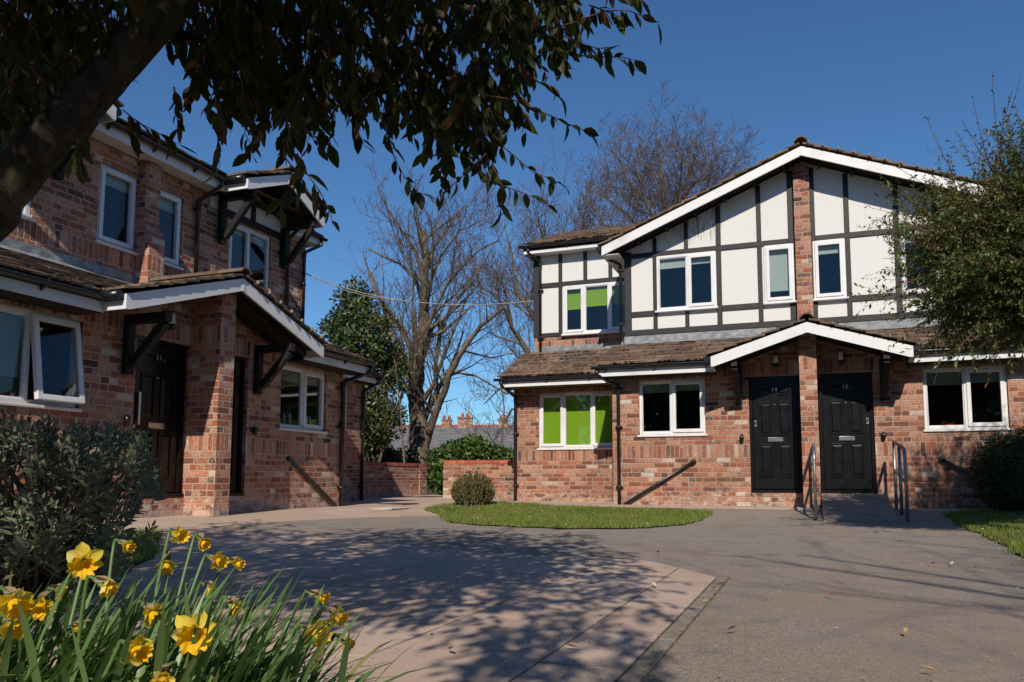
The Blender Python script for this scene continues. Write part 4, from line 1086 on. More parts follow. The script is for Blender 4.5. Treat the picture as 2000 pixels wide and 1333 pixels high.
sc_ = PG(925, 993)
daisies(LAWNS[0], 60, 5, 'tiny white daisies in the island lawn', (sc_.x, sc_.y)); daisies(LAWNS[1], 80, 6, 'tiny white daisies in the right hand lawn', xmax=9)

# ------------------------------------------------------------------ ramp and rails at door 15
m = MB(); a, b = .14, 1.12
pts = []
for (o, z) in ((-.02, .235), (-.35, .235), (-2.08, None)):
    for s in (a, b):
        p = R2W(s, o); zz = z if z is not None else G(p.x, p.y)+.012; pts.append((p.x, p.y, zz))
low = [(p[0], p[1], G(p[0], p[1])-.05) for p in pts]
m.vf(pts+low, [(0, 2, 3, 1), (2, 4, 5, 3), (0, 6, 8, 2), (2, 8, 10, 4), (1, 3, 9, 7), (3, 5, 11, 9), (4, 10, 11, 5), (0, 1, 7, 6)])
tag(m.build('entrance_ramp', 'concrete', bevel=.006), 'sloping pinkish concrete ramp up to door 15', 'ramp')
def rail(s, label, mid):
    f = R2W(s, -1.93); bk = R2W(s, -.42); gf = G(f.x, f.y); r = .024
    rt = empty('handrail', (f.x, f.y, gf))
    def loc(o, z): p = R2W(s, o); return (p.x-f.x, p.y-f.y, z-gf)
    m = MB(); m.tube([loc(-.12 if not mid else -.42, 1.07), loc(-1.2, .99), loc(-1.78, .915), loc(-1.88, .885), loc(-1.93, .80), loc(-1.93, .5), loc(-1.93, gf-.05)], r, 12); m.build('top_rail', 'galvanised', rt)
    if mid:
        m = MB(); m.tube([loc(-1.93, .42), loc(-.42, .62)], .02, 10); m.build('lower_rail', 'galvanised', rt)
        for o in (-.42, -1.2): m = MB(); m.tube([loc(o, .985 if o < -1 else 1.06), loc(o, -.1)], r, 12); m.build('post', 'galvanised', rt)
    else:
        m = MB(); m.tube([loc(-.75, 1.03), loc(-.75, -.05)], r, 12); m.build('post', 'galvanised', rt)
        m = MB(); m.tube([loc(-1.93, .42), loc(-.75, .58)], .02, 10); m.build('lower_rail', 'galvanised', rt)
    tag(rt, label, 'handrail', 'galvanised handrails of the ramp')
rail(.04, 'grey metal handrail left of the ramp, in line with the brick pier', False)
rail(1.24, 'grey metal handrail right of the ramp below the bush shade', True)

# ------------------------------------------------------------------ garden walls, covers, small things
def garden_wall(P0, u, n, rz, s0, s1, o, hgt, label, mat):
    c = P0+u*((s0+s1)/2)+n*o; r = empty('garden_wall', (c.x, c.y, 0), rz); L = (s1-s0)/2
    m = MB(); m.box(-L, L, -.11, .11, -.2, hgt-.085); m.box(L-.42 if label.startswith('red') else -L, L if label.startswith('red') else -L+.42, -.14, -.1101, -.2, hgt-.086)
    m.build('wall', mat, r, uv=True)
    m = MB(); k = int(2*L/.078)
    for i in range(k):
        x = -L+i*.078; m.box(x+.004, x+.072, -.125+rnd.uniform(-.002, .002), .125, hgt-.084, hgt+rnd.uniform(0, .003))
    m.box(-L, L, -.118, .118, hgt-.0845, hgt-.012)
    m.build('coping', 'coping_brick', r); tag(r, label, 'wall', 'low brick garden walls either side of the path')
mm_, nt_, b_ = new_mat('coping_brick'); gi_ = nt_.nodes.new('ShaderNodeNewGeometry')
setc(nt_, b_, mix(nt_, nz(nt_, coords(nt_), 20, 4).ss(.5, .75)*.4, ramp(nt_, gi_.outputs['Random Per Island'], [(0, (.30, .07, .04)), (.5, (.40, .10, .055)), (1, (.46, .14, .08))]), (.2, .07, .05))); b_.inputs['Roughness'].default_value = .85
M['coping_brick'] = mm_
garden_wall(P0L, uL, nL, math.pi/2-A, 6.6, 11.6, 2.75, .90, 'red brick garden wall ending beside the tall bare tree', 'brick_l')
garden_wall(P0R, uR, nR, -A, -8.45, -5.98, 3.2, .92, 'low brick garden wall joined to the gabled house behind the clipped shrub', 'brick')
def cover(px, py, wx, wy, mat, label, rz):
    p = PG(px, py); m = MB(); m.box(-wx/2, wx/2, -wy/2, wy/2, -.02, .0)
    if mat != 'concrete':
        rect_frame_xy = [(-wx/2-.02, -wx/2-.002, -wy/2-.02, wy/2+.02), (wx/2+.002, wx/2+.02, -wy/2-.02, wy/2+.02), (-wx/2-.0015, wx/2+.0015, -wy/2-.02, -wy/2-.002), (-wx/2-.0015, wx/2+.0015, wy/2+.002, wy/2+.02)]
        for a, b, c, d in rect_frame_xy: m.box(a, b, c, d, -.02, .002)
        for i in range(5): m.box(-wx/2+.05, wx/2-.05, -wy/2+.05+i*(wy-.1)/4-.006, -wy/2+.05+i*(wy-.1)/4+.006, .0003, .003)
    o = m.build('manhole_cover' if mat != 'concrete' else 'patch_slab', mat, bevel=.001); o.location = (p.x, p.y, G(p.x, p.y)+.021); o.rotation_euler = (0, 0, rz)
    tag(o, label, 'cover' if mat != 'concrete' else 'slab')
simple('rust_iron', (.07, .045, .035), .7, .4, .3, 12, .5, 60, col2=(.13, .06, .04))
simple('pale_slab', (.55, .50, .42), .9, .2, .1, 6, .3, 60)
cover(778, 986, .55, .5, 'rust_iron', 'dark square iron cover in the path left of the lawn island', math.pi/2-A)
cover(836, 972, .9, .6, 'rust_iron', 'rusty iron cover farther back on the path near the garden walls', math.pi/2-A)
m = MB(); m.box(-.3, .3, -.3, .3, -.02, 0); o = m.build('patch_slab', 'pale_slab', bevel=.003); p = PG(752, 994); o.location = (p.x, p.y, G(p.x, p.y)+.020); o.rotation_euler = (0, 0, math.pi/2-A); tag(o, 'pale cream slab set in the path near the corner downpipe', 'slab')
# glass jar at the foot of the pier
p = L2W(-.27, -.6); g = G(p.x, p.y)
m = MB(); m.tube([(0, 0, .0), (0, 0, .01), (0, 0, .09), (0, 0, .10), (0, 0, .125)], [.03, .034, .034, .028, .028], 16)
o = m.build('glass_jar', 'glass'); o.location = (p.x, p.y, g+.014); tag(o, 'small clear glass jar at the foot of the brick porch pier', 'jar')
lid = MB(); lid.tube([(0, 0, .1255), (0, 0, .14)], .031, 16); lid.build('jar_lid', 'steel', o)
# cable between the houses
a = L2W(5.63, 2.5, 4.93); b = R2W(-5.9, 2.5, 4.55)
m = MB(); pts = []
for i in range(33):
    t = i/32; q = a.lerp(b, t); q.z -= .42*4*t*(1-t)*(1-.35*t); pts.append(q)
m.tube([q-a for q in pts], .011, 5)
pts2 = [q-a+Vector((0, 0, -.05*math.sin(math.pi*min(1, i/13)))) for i, q in enumerate(pts[:14])]; m.tube(pts2, .008, 5)
simple('pale_cable', (.30, .29, .28), .6)
o = m.build('overhead_cable', 'pale_cable'); o.location = a; tag(o, 'thin pale cable strung between the two houses', 'cable')

# ------------------------------------------------------------------ plants
def leaf(m, p, d, n, L, W, fold=.25, curl=.25, seg=4):
    d = d.normalized(); sd = d.cross(n)
    if sd.length < 1e-4: sd = d.orthogonal()
    sd.normalize(); n = sd.cross(d)
    if seg == 2:
        q = p+d*(L*.5)-n*(curl*L*.12); vs = [p, q+sd*W*.5+n*fold*W*.5, q, q-sd*W*.5+n*fold*W*.5, p+d*L-n*curl*L*.4]
        m.vf(vs, [(0, 2, 1), (0, 3, 2), (1, 2, 4), (2, 3, 4)]); return
    T = ((0, 0), (.18, .62), (.42, 1), (.7, .78), (.9, .32), (1, 0)) if seg == 4 else ((0, 0), (.3, .9), (.65, .85), (1, 0))
    vs = []
    for t, w in T:
        c = p+d*(L*t)-n*(curl*L*t*t)
        if w == 0: vs.append(c)
        else: vs += [c+sd*W*.5*w+n*fold*W*.5*w, c, c-sd*W*.5*w+n*fold*W*.5*w]
    k = len(T)-2; fs = [(0, 2, 1), (0, 3, 2)]
    for i in range(k-1):
        a = 1+i*3; fs += [(a, a+1, a+4, a+3), (a+1, a+2, a+5, a+4)]
    e = 1+(k-1)*3; fs += [(e, e+1, e+3), (e+1, e+2, e+3)]
    m.vf(vs, fs, True)
def rv(q): 
    while True:
        v = Vector((q.uniform(-1, 1), q.uniform(-1, 1), q.uniform(-1, 1)))
        if .05 < v.length < 1: return v.normalized()
def px_scale(D): return F/D
# ---- bare trees
def limb_tubes(m, tw, pts, r0, r1, q, level, dens, tipr, up=.25, spread=.9, lmin=.5):
    """a tapering limb with procedural side branches"""
    n = len(pts); cum = [0]
    for i in range(1, n): cum.append(cum[-1]+(pts[i]-pts[i-1]).length)
    L = cum[-1]
    rs = [r0+(r1-r0)*(c/L)**.8 for c in cum]
    (m if r0 > .03 else tw).tube(pts, rs, 7 if r0 > .1 else (5 if r0 > .03 else 3), cap=False)
    if level <= 0: return
    nb = max(2, int(L*dens))
    for i in range(nb):
        t = .18+.82*(i+q.random())/nb; c = t*L; k = 1
        while k < n-1 and cum[k] < c: k += 1
        f = (c-cum[k-1])/max(1e-6, cum[k]-cum[k-1]); p = pts[k-1].lerp(pts[k], f); d = (pts[k]-pts[k-1]).normalized()
        side = d.cross(rv(q)); 
        if side.length < .1: continue
        side.normalize(); dirn = (d*.55+side*spread+Vector((0, 0, up))).normalized()
        rr = min(rs[k]*.5, r0*.42)*q.uniform(.55, 1); rr = max(rr, tipr)
        ll = L*(.62 if level > 1 else .5)*(1.1-.6*t)*q.uniform(.5, 1.15)
        ll = max(ll, lmin*.4)
        ss = 5 if ll > .8 else 3; pp = [p]; dd = dirn
        for s_ in range(ss):
            dd = (dd+rv(q)*.20+Vector((0, 0, up*.35))).normalized(); pp.append(pp[-1]+dd*ll/ss)
        limb_tubes(m, tw, pp, rr, max(tipr*.6, rr*.2), q, level-1, dens*1.75, tipr, up, spread, lmin)
def bare_tree(name, base, limbs, seed, label, group, tipr=.0085, level=3, dens=2.1, up=.30, bark='bare_bark', jit=.16):
    q = random.Random(seed); r = empty(name, base); m = MB(); tw = MB()
    for pts, r0, r1, lv in limbs:
        pts = [Vector(p)-base for p in pts]
        # smooth and wobble
        sm = []
        for i in range(len(pts)-1):
            a, b = pts[i], pts[i+1]
            for k in range(3): sm.append(a.lerp(b, k/3)+(rv(q)*r0*jit if (i or k) else Vector((0, 0, 0))))
        sm.append(pts[-1]); limb_tubes(m, tw, sm, r0, r1, q, lv, dens, tipr, up)
    m.build('trunk', bark, r); tw.build('crown', 'twig_bark', r)
    tag(r, label, 'tree', group); return r
TG = 'leafless trees beyond the garden walls'
D = 27.0
def L3(pxs, dd=0.0, D=D):
    n = len(pxs); return [P(x, y, D+dd*i/max(1, n-1)) for i, (x, y) in enumerate(pxs)]
base = P(822, 962, D); base.z = -.1
lim = [([base]+L3([(820, 900), (817, 850), (814, 790), (815, 740), (822, 680), (826, 620), (829, 560), (829, 500), (826, 450)]), .44, .10, 2),
       (L3([(826, 880), (848, 815), (868, 765), (880, 725), (905, 685), (940, 635), (985, 600)], -2), .26, .05, 3),
       (L3([(858, 800), (850, 720), (862, 640), (890, 590), (925, 547)], 1.5), .14, .06, 2),
       (L3([(812, 770), (795, 720), (765, 690), (735, 678), (700, 690)], -1.5), .19, .03, 3),
       (L3([(814, 745), (802, 680), (785, 640), (755, 600), (730, 590)], 1), .15, .03, 3),
       (L3([(816, 740), (806, 620), (808, 540), (798, 470)], -1), .12, .03, 3),
       (L3([(828, 600), (812, 545), (780, 515), (745, 500), (722, 488)], 1.5), .13, .035, 3),
       (L3([(829, 560), (812, 490), (785, 450), (755, 405), (738, 365)], -1), .14, .02, 3),
       (L3([(829, 520), (820, 450), (812, 400), (816, 350)], .5), .11, .02, 3),
       (L3([(829, 540), (850, 480), (880, 440), (905, 405)], 1.5), .13, .02, 3),
       (L3([(822, 690), (845, 610), (880, 545), (935, 490), (975, 470)], -2), .14, .02, 3),
       (L3([(822, 660), (838, 560), (862, 500), (900, 450), (945, 430)], 2), .12, .02, 3),
       (L3([(880, 725), (930, 735), (990, 770), (1030, 760)], -1), .08, .015, 3),
       (L3([(905, 685), (960, 700), (1000, 690)], 2), .07, .015, 3)]
lim = [lim[0]]+[(a, b*.68, c, d) for a, b, c, d in lim[1:]]
bare_tree('bare_tree', base, lim, 11, 'tall leafless tree with a forked trunk standing in the gap between the houses', TG)
D2 = 33.0
base = P(1105, 960, D2); base.z = -.1
lim = [([base]+L3([(1105, 880), (1100, 800), (1095, 740)], 0, D2), .45, .3, 1),
       (L3([(1095, 760), (1040, 700), (1000, 640), (985, 560), (960, 520)], -1, D2), .20, .03, 3),
       (L3([(1095, 740), (1050, 630), (1010, 570), (1000, 500), (985, 440)], 1, D2), .20, .02, 3),
       (L3([(1095, 740), (1085, 600), (1070, 500), (1050, 430)], 0, D2), .2, .02, 3),
       (L3([(1095, 730), (1110, 600), (1120, 500), (1125, 420)], 1, D2), .16, .02, 3),
       (L3([(1098, 790), (1040, 760), (990, 745), (945, 790)], -1, D2), .14, .02, 3),
       (L3([(1100, 820), (1050, 800), (1000, 800), (965, 860)], 1, D2), .12, .02, 3)]
bare_tree('bare_tree', base, lim, 12, 'leafless tree close behind the left wing of the gabled house', TG, tipr=.0105, dens=2.0)
D3 = 38.0
base = P(1310, 958, D3); base.z = -.1
lim = [([base]+L3([(1310, 800), (1308, 640), (1305, 540)], 0, D3), .5, .32, 1),
       (L3([(1305, 560), (1270, 480), (1235, 430), (1190, 390), (1150, 365)], 1, D3), .2, .02, 3),
       (L3([(1305, 540), (1285, 450), (1255, 380), (1240, 310)], -1, D3), .2, .02, 3),
       (L3([(1305, 530), (1300, 430), (1290, 340), (1282, 262)], 1, D3), .22, .02, 3),
       (L3([(1307, 530), (1325, 420), (1345, 340), (1360, 262)], -1, D3), .2, .02, 3),
       (L3([(1308, 540), (1345, 450), (1385, 385), (1430, 330)], 1, D3), .2, .02, 3),
       (L3([(1305, 560), (1240, 500), (1190, 470), (1150, 430)], 0, D3), .14, .02, 3),
       (L3([(1308, 560), (1370, 500), (1430, 430), (1455, 380)], -1, D3), .16, .02, 3),
       (L3([(1305, 500), (1265, 400), (1222, 345), (1205, 300)], 2, D3), .15, .02, 3), (L3([(1306, 500), (1340, 380), (1392, 320), (1400, 285)], 2, D3), .15, .02, 3),
       (L3([(1304, 520), (1240, 450), (1180, 440), (1140, 400)], -2, D3), .13, .02, 3), (L3([(1308, 520), (1400, 470), (1450, 420)], 2, D3), .13, .02, 3)]
bare_tree('bare_tree', base, lim, 13, 'leafless tree showing above the roof left of the gable peak', TG, tipr=.0115, dens=2.0, up=.16)
for (bx, pts, dd, sd, lab) in ((1160, [(1160, 700), (1165, 560), (1180, 430)], 30, 21, 'slender leafless tree rising behind the wing roof'), (975, [(980, 880), (985, 800), (975, 720)], 24.5, 22, 'thin leafless sapling above the right garden wall'),
                               (795, [(790, 900), (782, 800), (770, 700)], 24, 23, 'thin leafless sapling left of the tall forked tree')):
    base = P(bx, 962, dd); base.z = -.1
    bare_tree('bare_tree', base, [([base]+L3(pts, 0, dd), .10 if dd > 28 else .05, .015, 3)], sd, lab, TG, tipr=.008, dens=1.6)

# ---- foliage masses
def foliage(m, q, blobs, n, L, W, seg=2, shell=.55, updir=.2, curl=.3, lump=.35):
    """leaves through the volume of several ellipsoids (centre, radii)"""
    tot = [b[1][0]*b[1][1]*b[1][2] for b in blobs]; T = sum(t**.75 for t in tot)
    for (c, r), t in zip(blobs, tot):
        for i in range(int(n*t**.75/T)):
            v = rv(q); k = q.uniform(shell, 1)**.5
            lu = 1+lump*noise.noise(Vector((v.x*2.3+c.x, v.y*2.3+c.y, v.z*2.3)))
            p = Vector((c.x+v.x*r[0]*k*lu, c.y+v.y*r[1]*k*lu, c.z+v.z*r[2]*k*lu))
            if noise.noise(p*(1.6/max(.3, r[0]))) < -.28 and q.random() < .8: continue
            if p.z < G(p.x, p.y)+.01: continue
            d = (v*.7+rv(q)*.8+Vector((0, 0, updir))).normalized(); s = q.uniform(.65, 1.25)
            yield p, d, (v+rv(q)*.5), L*s, W*s
def mass(m, q, blobs, n, L, W, seg=2, **k):
    for p, d, nn, l, w in foliage(m, q, blobs, n, L, W, seg, **k): leaf(m, p, d, nn, l, w, .25, .3, seg)
def bush(name, base, blobs, n, L, W, mat, stemmat, seed, label, cat, nst=14, sr=.02, group=None, part='foliage', seg=2, **k):
    q = random.Random(seed); r = empty(name, base); m = MB()
    bl = [(Vector(c)-base, rr) for c, rr in blobs]
    g0 = globals()['G']
    m2 = MB(); 
    for p, d, nn, l, w in foliage(m, q, [(Vector(c), rr) for c, rr in blobs], n, L, W, seg, **k): leaf(m, p-base, d, nn, l, w, .25, .3, seg)
    m.build(part, mat, r)
    for i in range(nst):
        c, rr = bl[q.randrange(len(bl))]; v = rv(q); tip = Vector((c.x+v.x*rr[0]*.8, c.y+v.y*rr[1]*.8, c.z+abs(v.z)*rr[2]*.8))
        b0 = Vector((q.uniform(-.12, .12)*rr[0]*2, q.uniform(-.12, .12)*rr[1]*2, 0)); mid = b0.lerp(tip, .5)+rv(q)*rr[0]*.15
        m2.tube([b0, b0.lerp(mid, .5)+rv(q)*.02, mid, tip], [sr, sr*.8, sr*.55, sr*.2], 5, cap=False)
    m2.build('stems', stemmat, r); tag(r, label, cat, group); return r
# holly behind the left house
Dh = 25.0; k = Dh/F; bl = []
for x, y, r in ((692, 580, 38), (700, 612, 46), (688, 645, 58), (735, 640, 34), (700, 680, 60), (650, 640, 26), (760, 700, 40), (735, 730, 55), (775, 742, 30), (690, 740, 60), (742, 800, 40), (765, 820, 34), (725, 850, 40), (700, 820, 60)):
    bl.append((P(x, y, Dh+rnd.uniform(-.6, .6)), (r*k, r*k*.8, r*k*.85)))
base = P(722, 962, Dh); base.z = 0
hol = bush('holly_tree', base, bl, 17000, .15, .085, 'holly_leaf', 'bare_bark', 41, 'glossy dark evergreen holly tree rising behind the shaded house', 'tree', nst=26, sr=.09, part='crown', shell=.2, lump=.9)
# hedges behind the garden walls
def hbl(lst, D): return [(P(x, y, D+dz), (r*D/F, r*D/F*.8, r*D/F*.9)) for x, y, r, dz in lst]
base = P(900, 962, 23.0); base.z = 0
bush('ivy_hedge', base, hbl([(868, 935, 30, -.5), (865, 900, 26, 0), (895, 890, 34, .3), (900, 930, 36, 0), (935, 885, 32, .2), (940, 925, 36, .2), (970, 895, 26, .4), (975, 925, 30, .4), (920, 870, 22, .6), (1010, 910, 36, .6)], 23), 15000, .12, .095, 'ivy_leaf', 'grey_twig', 42, 'bright green ivy covered hedge between the garden walls', 'hedge', nst=20, sr=.03, shell=.3)
base = P(770, 962, 26.5); base.z = 0
bush('dark_hedge', base, hbl([(715, 895, 36, 0), (750, 905, 36, .4), (785, 910, 34, 0), (815, 915, 30, 1.0), (840, 925, 32, .6), (735, 870, 26, .3), (800, 940, 30, 0), (855, 900, 24, 1.2), (765, 945, 36, 0), (720, 940, 36, 0)], 26.5), 14000, .12, .08, 'holly_leaf', 'grey_twig', 43, 'dark evergreen hedge behind the left garden wall', 'hedge', nst=20, sr=.03, shell=.3)
# clipped shrub on the island lawn
sh = PG(925, 990); g = G(sh.x, sh.y); kk = sh.y/F
q = random.Random(5); r = empty('clipped_shrub', (sh.x, sh.y, g)); m = MB(); m2 = MB()
for i in range(130):
    a = q.uniform(0, 6.283); rr = math.sqrt(q.random()); top = Vector((math.cos(a)*rr*.41, math.sin(a)*rr*.39, .62-.30*rr**3+q.uniform(-.05, .03)))
    b0 = Vector((top.x*.55, top.y*.55, 0)); md = b0.lerp(top, .5)+Vector((top.x*.12, top.y*.12, 0))
    m2.tube([b0, md, top], [.009, .007, .004], 4, cap=False)
    for j in range(62):
        t = q.uniform(.12, 1)**.7; p = b0.lerp(md, t*2) if t < .5 else md.lerp(top, t*2-1)
        leaf(m, p, (rv(q)+Vector((math.cos(a)*.5, math.sin(a)*.5, .4))), rv(q), q.uniform(.028, .046), .020, seg=2)
m.build('foliage', 'shrub_leaf', r); m2.build('stems', 'grey_twig', r); tag(r, 'small round clipped shrub at the left end of the island lawn', 'shrub')
# round bush right
rb = PG(2012, 1000); g = G(rb.x, rb.y); kk = rb.y/F
bush('round_bush', Vector((rb.x, rb.y, g)), [(Vector((rb.x, rb.y, g+.62)), (.74, .7, .63)), (Vector((rb.x+.2, rb.y, g+.75)), (.6, .6, .5)), (Vector((rb.x-.1, rb.y, g+.4)), (.7, .65, .42))], 42000, .040, .022, 'box_leaf', 'grey_twig', 44, 'dense dark green rounded bush at the right edge by the brick wall', 'bush', nst=20, sr=.015, shell=.5, lump=.12)
q = random.Random(77)
# ---- tree with small leaves at the right edge
def sprig(m, tw, pts, q, n, L, W, r0, droop=.0, seg=2, leafmat=None):
    """a twig along pts with alternate leaves"""
    tw.tube(pts, [r0*(1-.7*i/(len(pts)-1)) for i in range(len(pts))], 4, cap=False)
    cum = [0]
    for i in range(1, len(pts)): cum.append(cum[-1]+(pts[i]-pts[i-1]).length)
    T = cum[-1]
    for i in range(n):
        c = T*(.08+.92*(i+q.random()*.6)/n); k = 1
        while k < len(pts)-1 and cum[k] < c: k += 1
        f = min(1, (c-cum[k-1])/max(1e-6, cum[k]-cum[k-1])); p = pts[k-1].lerp(pts[k], f); d = (pts[k]-pts[k-1]).normalized()
        sd = d.cross(rv(q))
        if sd.length < .1: continue
        sd.normalize(); dr = (d*.6+sd*.8+Vector((0, 0, -droop))+rv(q)*.25).normalized()
        s = q.uniform(.5, 1.3); leaf(m, p, dr, (rv(q)+Vector((0, 0, 1.2))), L*s, W*s*q.uniform(.8, 1.15), q.uniform(.1, .5), q.uniform(-.1, .5), seg)
def cotoneaster():
    q = random.Random(61); base = P(2190, 1040, 7.6); base.z = G(base.x, base.y); D0 = 7.6
    r = empty('cotoneaster_tree', base); m = MB(); tw = MB(); tr = MB()
    O = P(2110, 640, D0)-base
    tr.tube([Vector((0, 0, -.1)), Vector((-.05, 0, .6)), O*.75, O], [.13, .11, .09, .07], 9)
    C = P(1985, 470, D0)-base
    def shoot(a, b, r0, n, sub, curv=.25):
        L = (b-a).length; pts = [a]; mid = a.lerp(b, .5)+rv(q)*L*curv*.5+Vector((0, 0, L*.06)); n_ = 6
        for i in range(1, n_+1):
            t = i/n_; pts.append(a*(1-t)**2+mid*2*t*(1-t)+b*t*t)
        tr.tube(pts, [r0*(1-.8*i/n_) for i in range(n_+1)], 5, cap=False)
        for i in range(sub):
            t = q.uniform(.3, 1); k = min(n_-1, int(t*n_)); p = pts[k].lerp(pts[k+1], q.random()); d = (pts[k+1]-pts[k]).normalized()
            e = (d+rv(q)*.75+Vector((0, 0, .1))).normalized()*q.uniform(.22, .52)
            pp = [p, p+e*.5+rv(q)*.03, p+e+Vector((0, 0, -.03))+rv(q)*.04]
            sprig(m, tw, pp, q, n, .052, .021, .0026, .25)
    # crown reaching left over the lawn
    for i in range(300):
        v = rv(q); rr = (1.12, 1.15, 1.12); k = q.uniform(.65, 1.0)
        b = C+Vector((v.x*rr[0]*k, v.y*rr[1]*k, v.z*rr[2]*k))
        if q.random() < .75 and b.x > C.x+.5: continue
        if b.z-C.z > .75 and b.x < C.x-.2: continue
        shoot(O+rv(q)*.25, b, .011, 21, 15)
    C2 = Vector((6.35, 7.3, 3.75))-base; C3 = Vector((6.1, 8.0, 2.4))-base
    for cc, rr, cnt in ((C2, (1.45, 1.3, 1.35), 150), (C3, (1.0, .9, .9), 60)):
        for i in range(cnt):
            v = rv(q); k = q.uniform(.5, 1.0); b = cc+Vector((v.x*rr[0]*k, v.y*rr[1]*k, v.z*rr[2]*k)); a = O.lerp(cc, q.uniform(.3, .9))
            shoot(a, b, .010, 17, 12)
    # low arching shoots on the left
    for (x, y) in ((1715, 580), (1722, 505), (1735, 435), (1742, 365), (1750, 560), (1765, 600), (1790, 640), (1830, 660), (1870, 680), (1905, 660), (1775, 470), (1765, 410), (1745, 470), (1940, 690), (1980, 670)):
        b = P(x, y, D0+q.uniform(-.7, .7))-base; shoot(O.lerp(C, .6)+rv(q)*.3, b, .009, 11, 13, .15)
    # upright shoots at the top
    for (x, y) in ((1808, 226), (1880, 235), (1900, 190), (1938, 140), (1978, 175), (1960, 215), (1995, 150), (1850, 300), (2020, 190), (1925, 250), (1835, 345), (1990, 260), (2050, 160), (1742, 320), (1900, 300), (1955, 290)):
        b = P(x, y, D0+q.uniform(-.6, .6))-base; a = C+Vector((q.uniform(-.3, .3), q.uniform(-.3, .3), q.uniform(-.1, .3)))
        L = (b-a).length; pts = [a.lerp(b, i/8)+Vector((-.06*math.sin(i/8*3.1), 0, 0)) for i in range(9)]
        tr.tube(pts, [.008*(1-.75*i/8) for i in range(9)], 4, cap=False)
        for i in range(26):
            t = q.uniform(.05, 1); p = a.lerp(b, t)+Vector((-.06*math.sin(t*3.1), 0, 0)); leaf(m, p, (b-a).normalized()*.5+rv(q), rv(q)+Vector((0, 0, 1)), q.uniform(.025, .05), .017, seg=2)
        for i in range(5):
            t = q.uniform(.1, .7); p = a.lerp(b, t); e = ((b-a).normalized()+rv(q)*.5)*q.uniform(.15, .35)
            sprig(m, tw, [p, p+e*.5, p+e], q, 7, .045, .017, .003, .1)
    m.build('foliage', 'cotoneaster_leaf', r); tw.build('twigs', 'red_twig', r); tr.build('branches', 'red_twig', r)
    tag(r, 'small leaved evergreen tree hanging over the right edge, with long upright shoots', 'tree')
cotoneaster()
# ---- grey leaved bush at the left edge
def grey_bush():
    q = random.Random(71); b0 = PG(60, 1165); base = Vector((b0.x, b0.y, G(b0.x, b0.y))); r = empty('grey_leaved_bush', base); m = MB(); tw = MB()
    D0 = 3.7
    outline = [(-150, 800), (-60, 790), (20, 805), (100, 815), (170, 822), (230, 828), (275, 842), (300, 862), (310, 900), (322, 940), (300, 985), (318, 1020), (290, 1050), (262, 1085), (235, 1110), (180, 1130), (100, 1140), (0, 1150), (-150, 1150)]
    n = 0
    while n < 560:
        x, y = q.uniform(-150, 325), q.uniform(790, 1150)
        if not inside((x, y), outline): continue
        # denser towards the top and the middle
        if y > 930 and q.random() < .5: continue
        if noise.noise(Vector((x/70, y/70, 3.3))) < -.25 and y > 850: continue
        n += 1; D = D0+q.uniform(-.55, .5)
        tip = P(x, y, D)-base
        if tip.z < .04: tip.z = .05
        s0 = Vector((q.uniform(-.3, .3), q.uniform(-.3, .3), 0)); a = s0.lerp(tip, q.uniform(.45, .8))+Vector((0, 0, -.05))
        d = (tip-a).normalized(); d = (d+Vector((0, 0, .5))).normalized(); a = tip-d*q.uniform(.10, .2)
        if n % 3 == 0: tw.tube([s0, s0.lerp(a, .5)+rv(q)*.05, a], [.010, .007, .004], 5, cap=False)
        tw.tube([a, tip], [.0035, .002], 4, cap=False)
        k = q.randrange(9, 14)
        for i in range(k):
            t = i/k; p = a.lerp(tip, .2+.8*t); an = i*2.4; o = d.orthogonal().normalized(); e = (o*math.cos(an)+d.cross(o)*math.sin(an))
            s = .6+.5*(1-t)
            leaf(m, p, d*(.45+.5*t)+e*(1-.5*t)+rv(q)*.15, d-e*.3, .052*s*q.uniform(.8, 1.2), .021*s*q.uniform(.85, 1.15), .15, .12, 3)
    m.build('foliage', 'grey_green_leaf', r); tw.build('branches', 'grey_twig', r); tag(r, 'loose grey green leaved bush in the bed at the left edge', 'bush')
grey_bush()
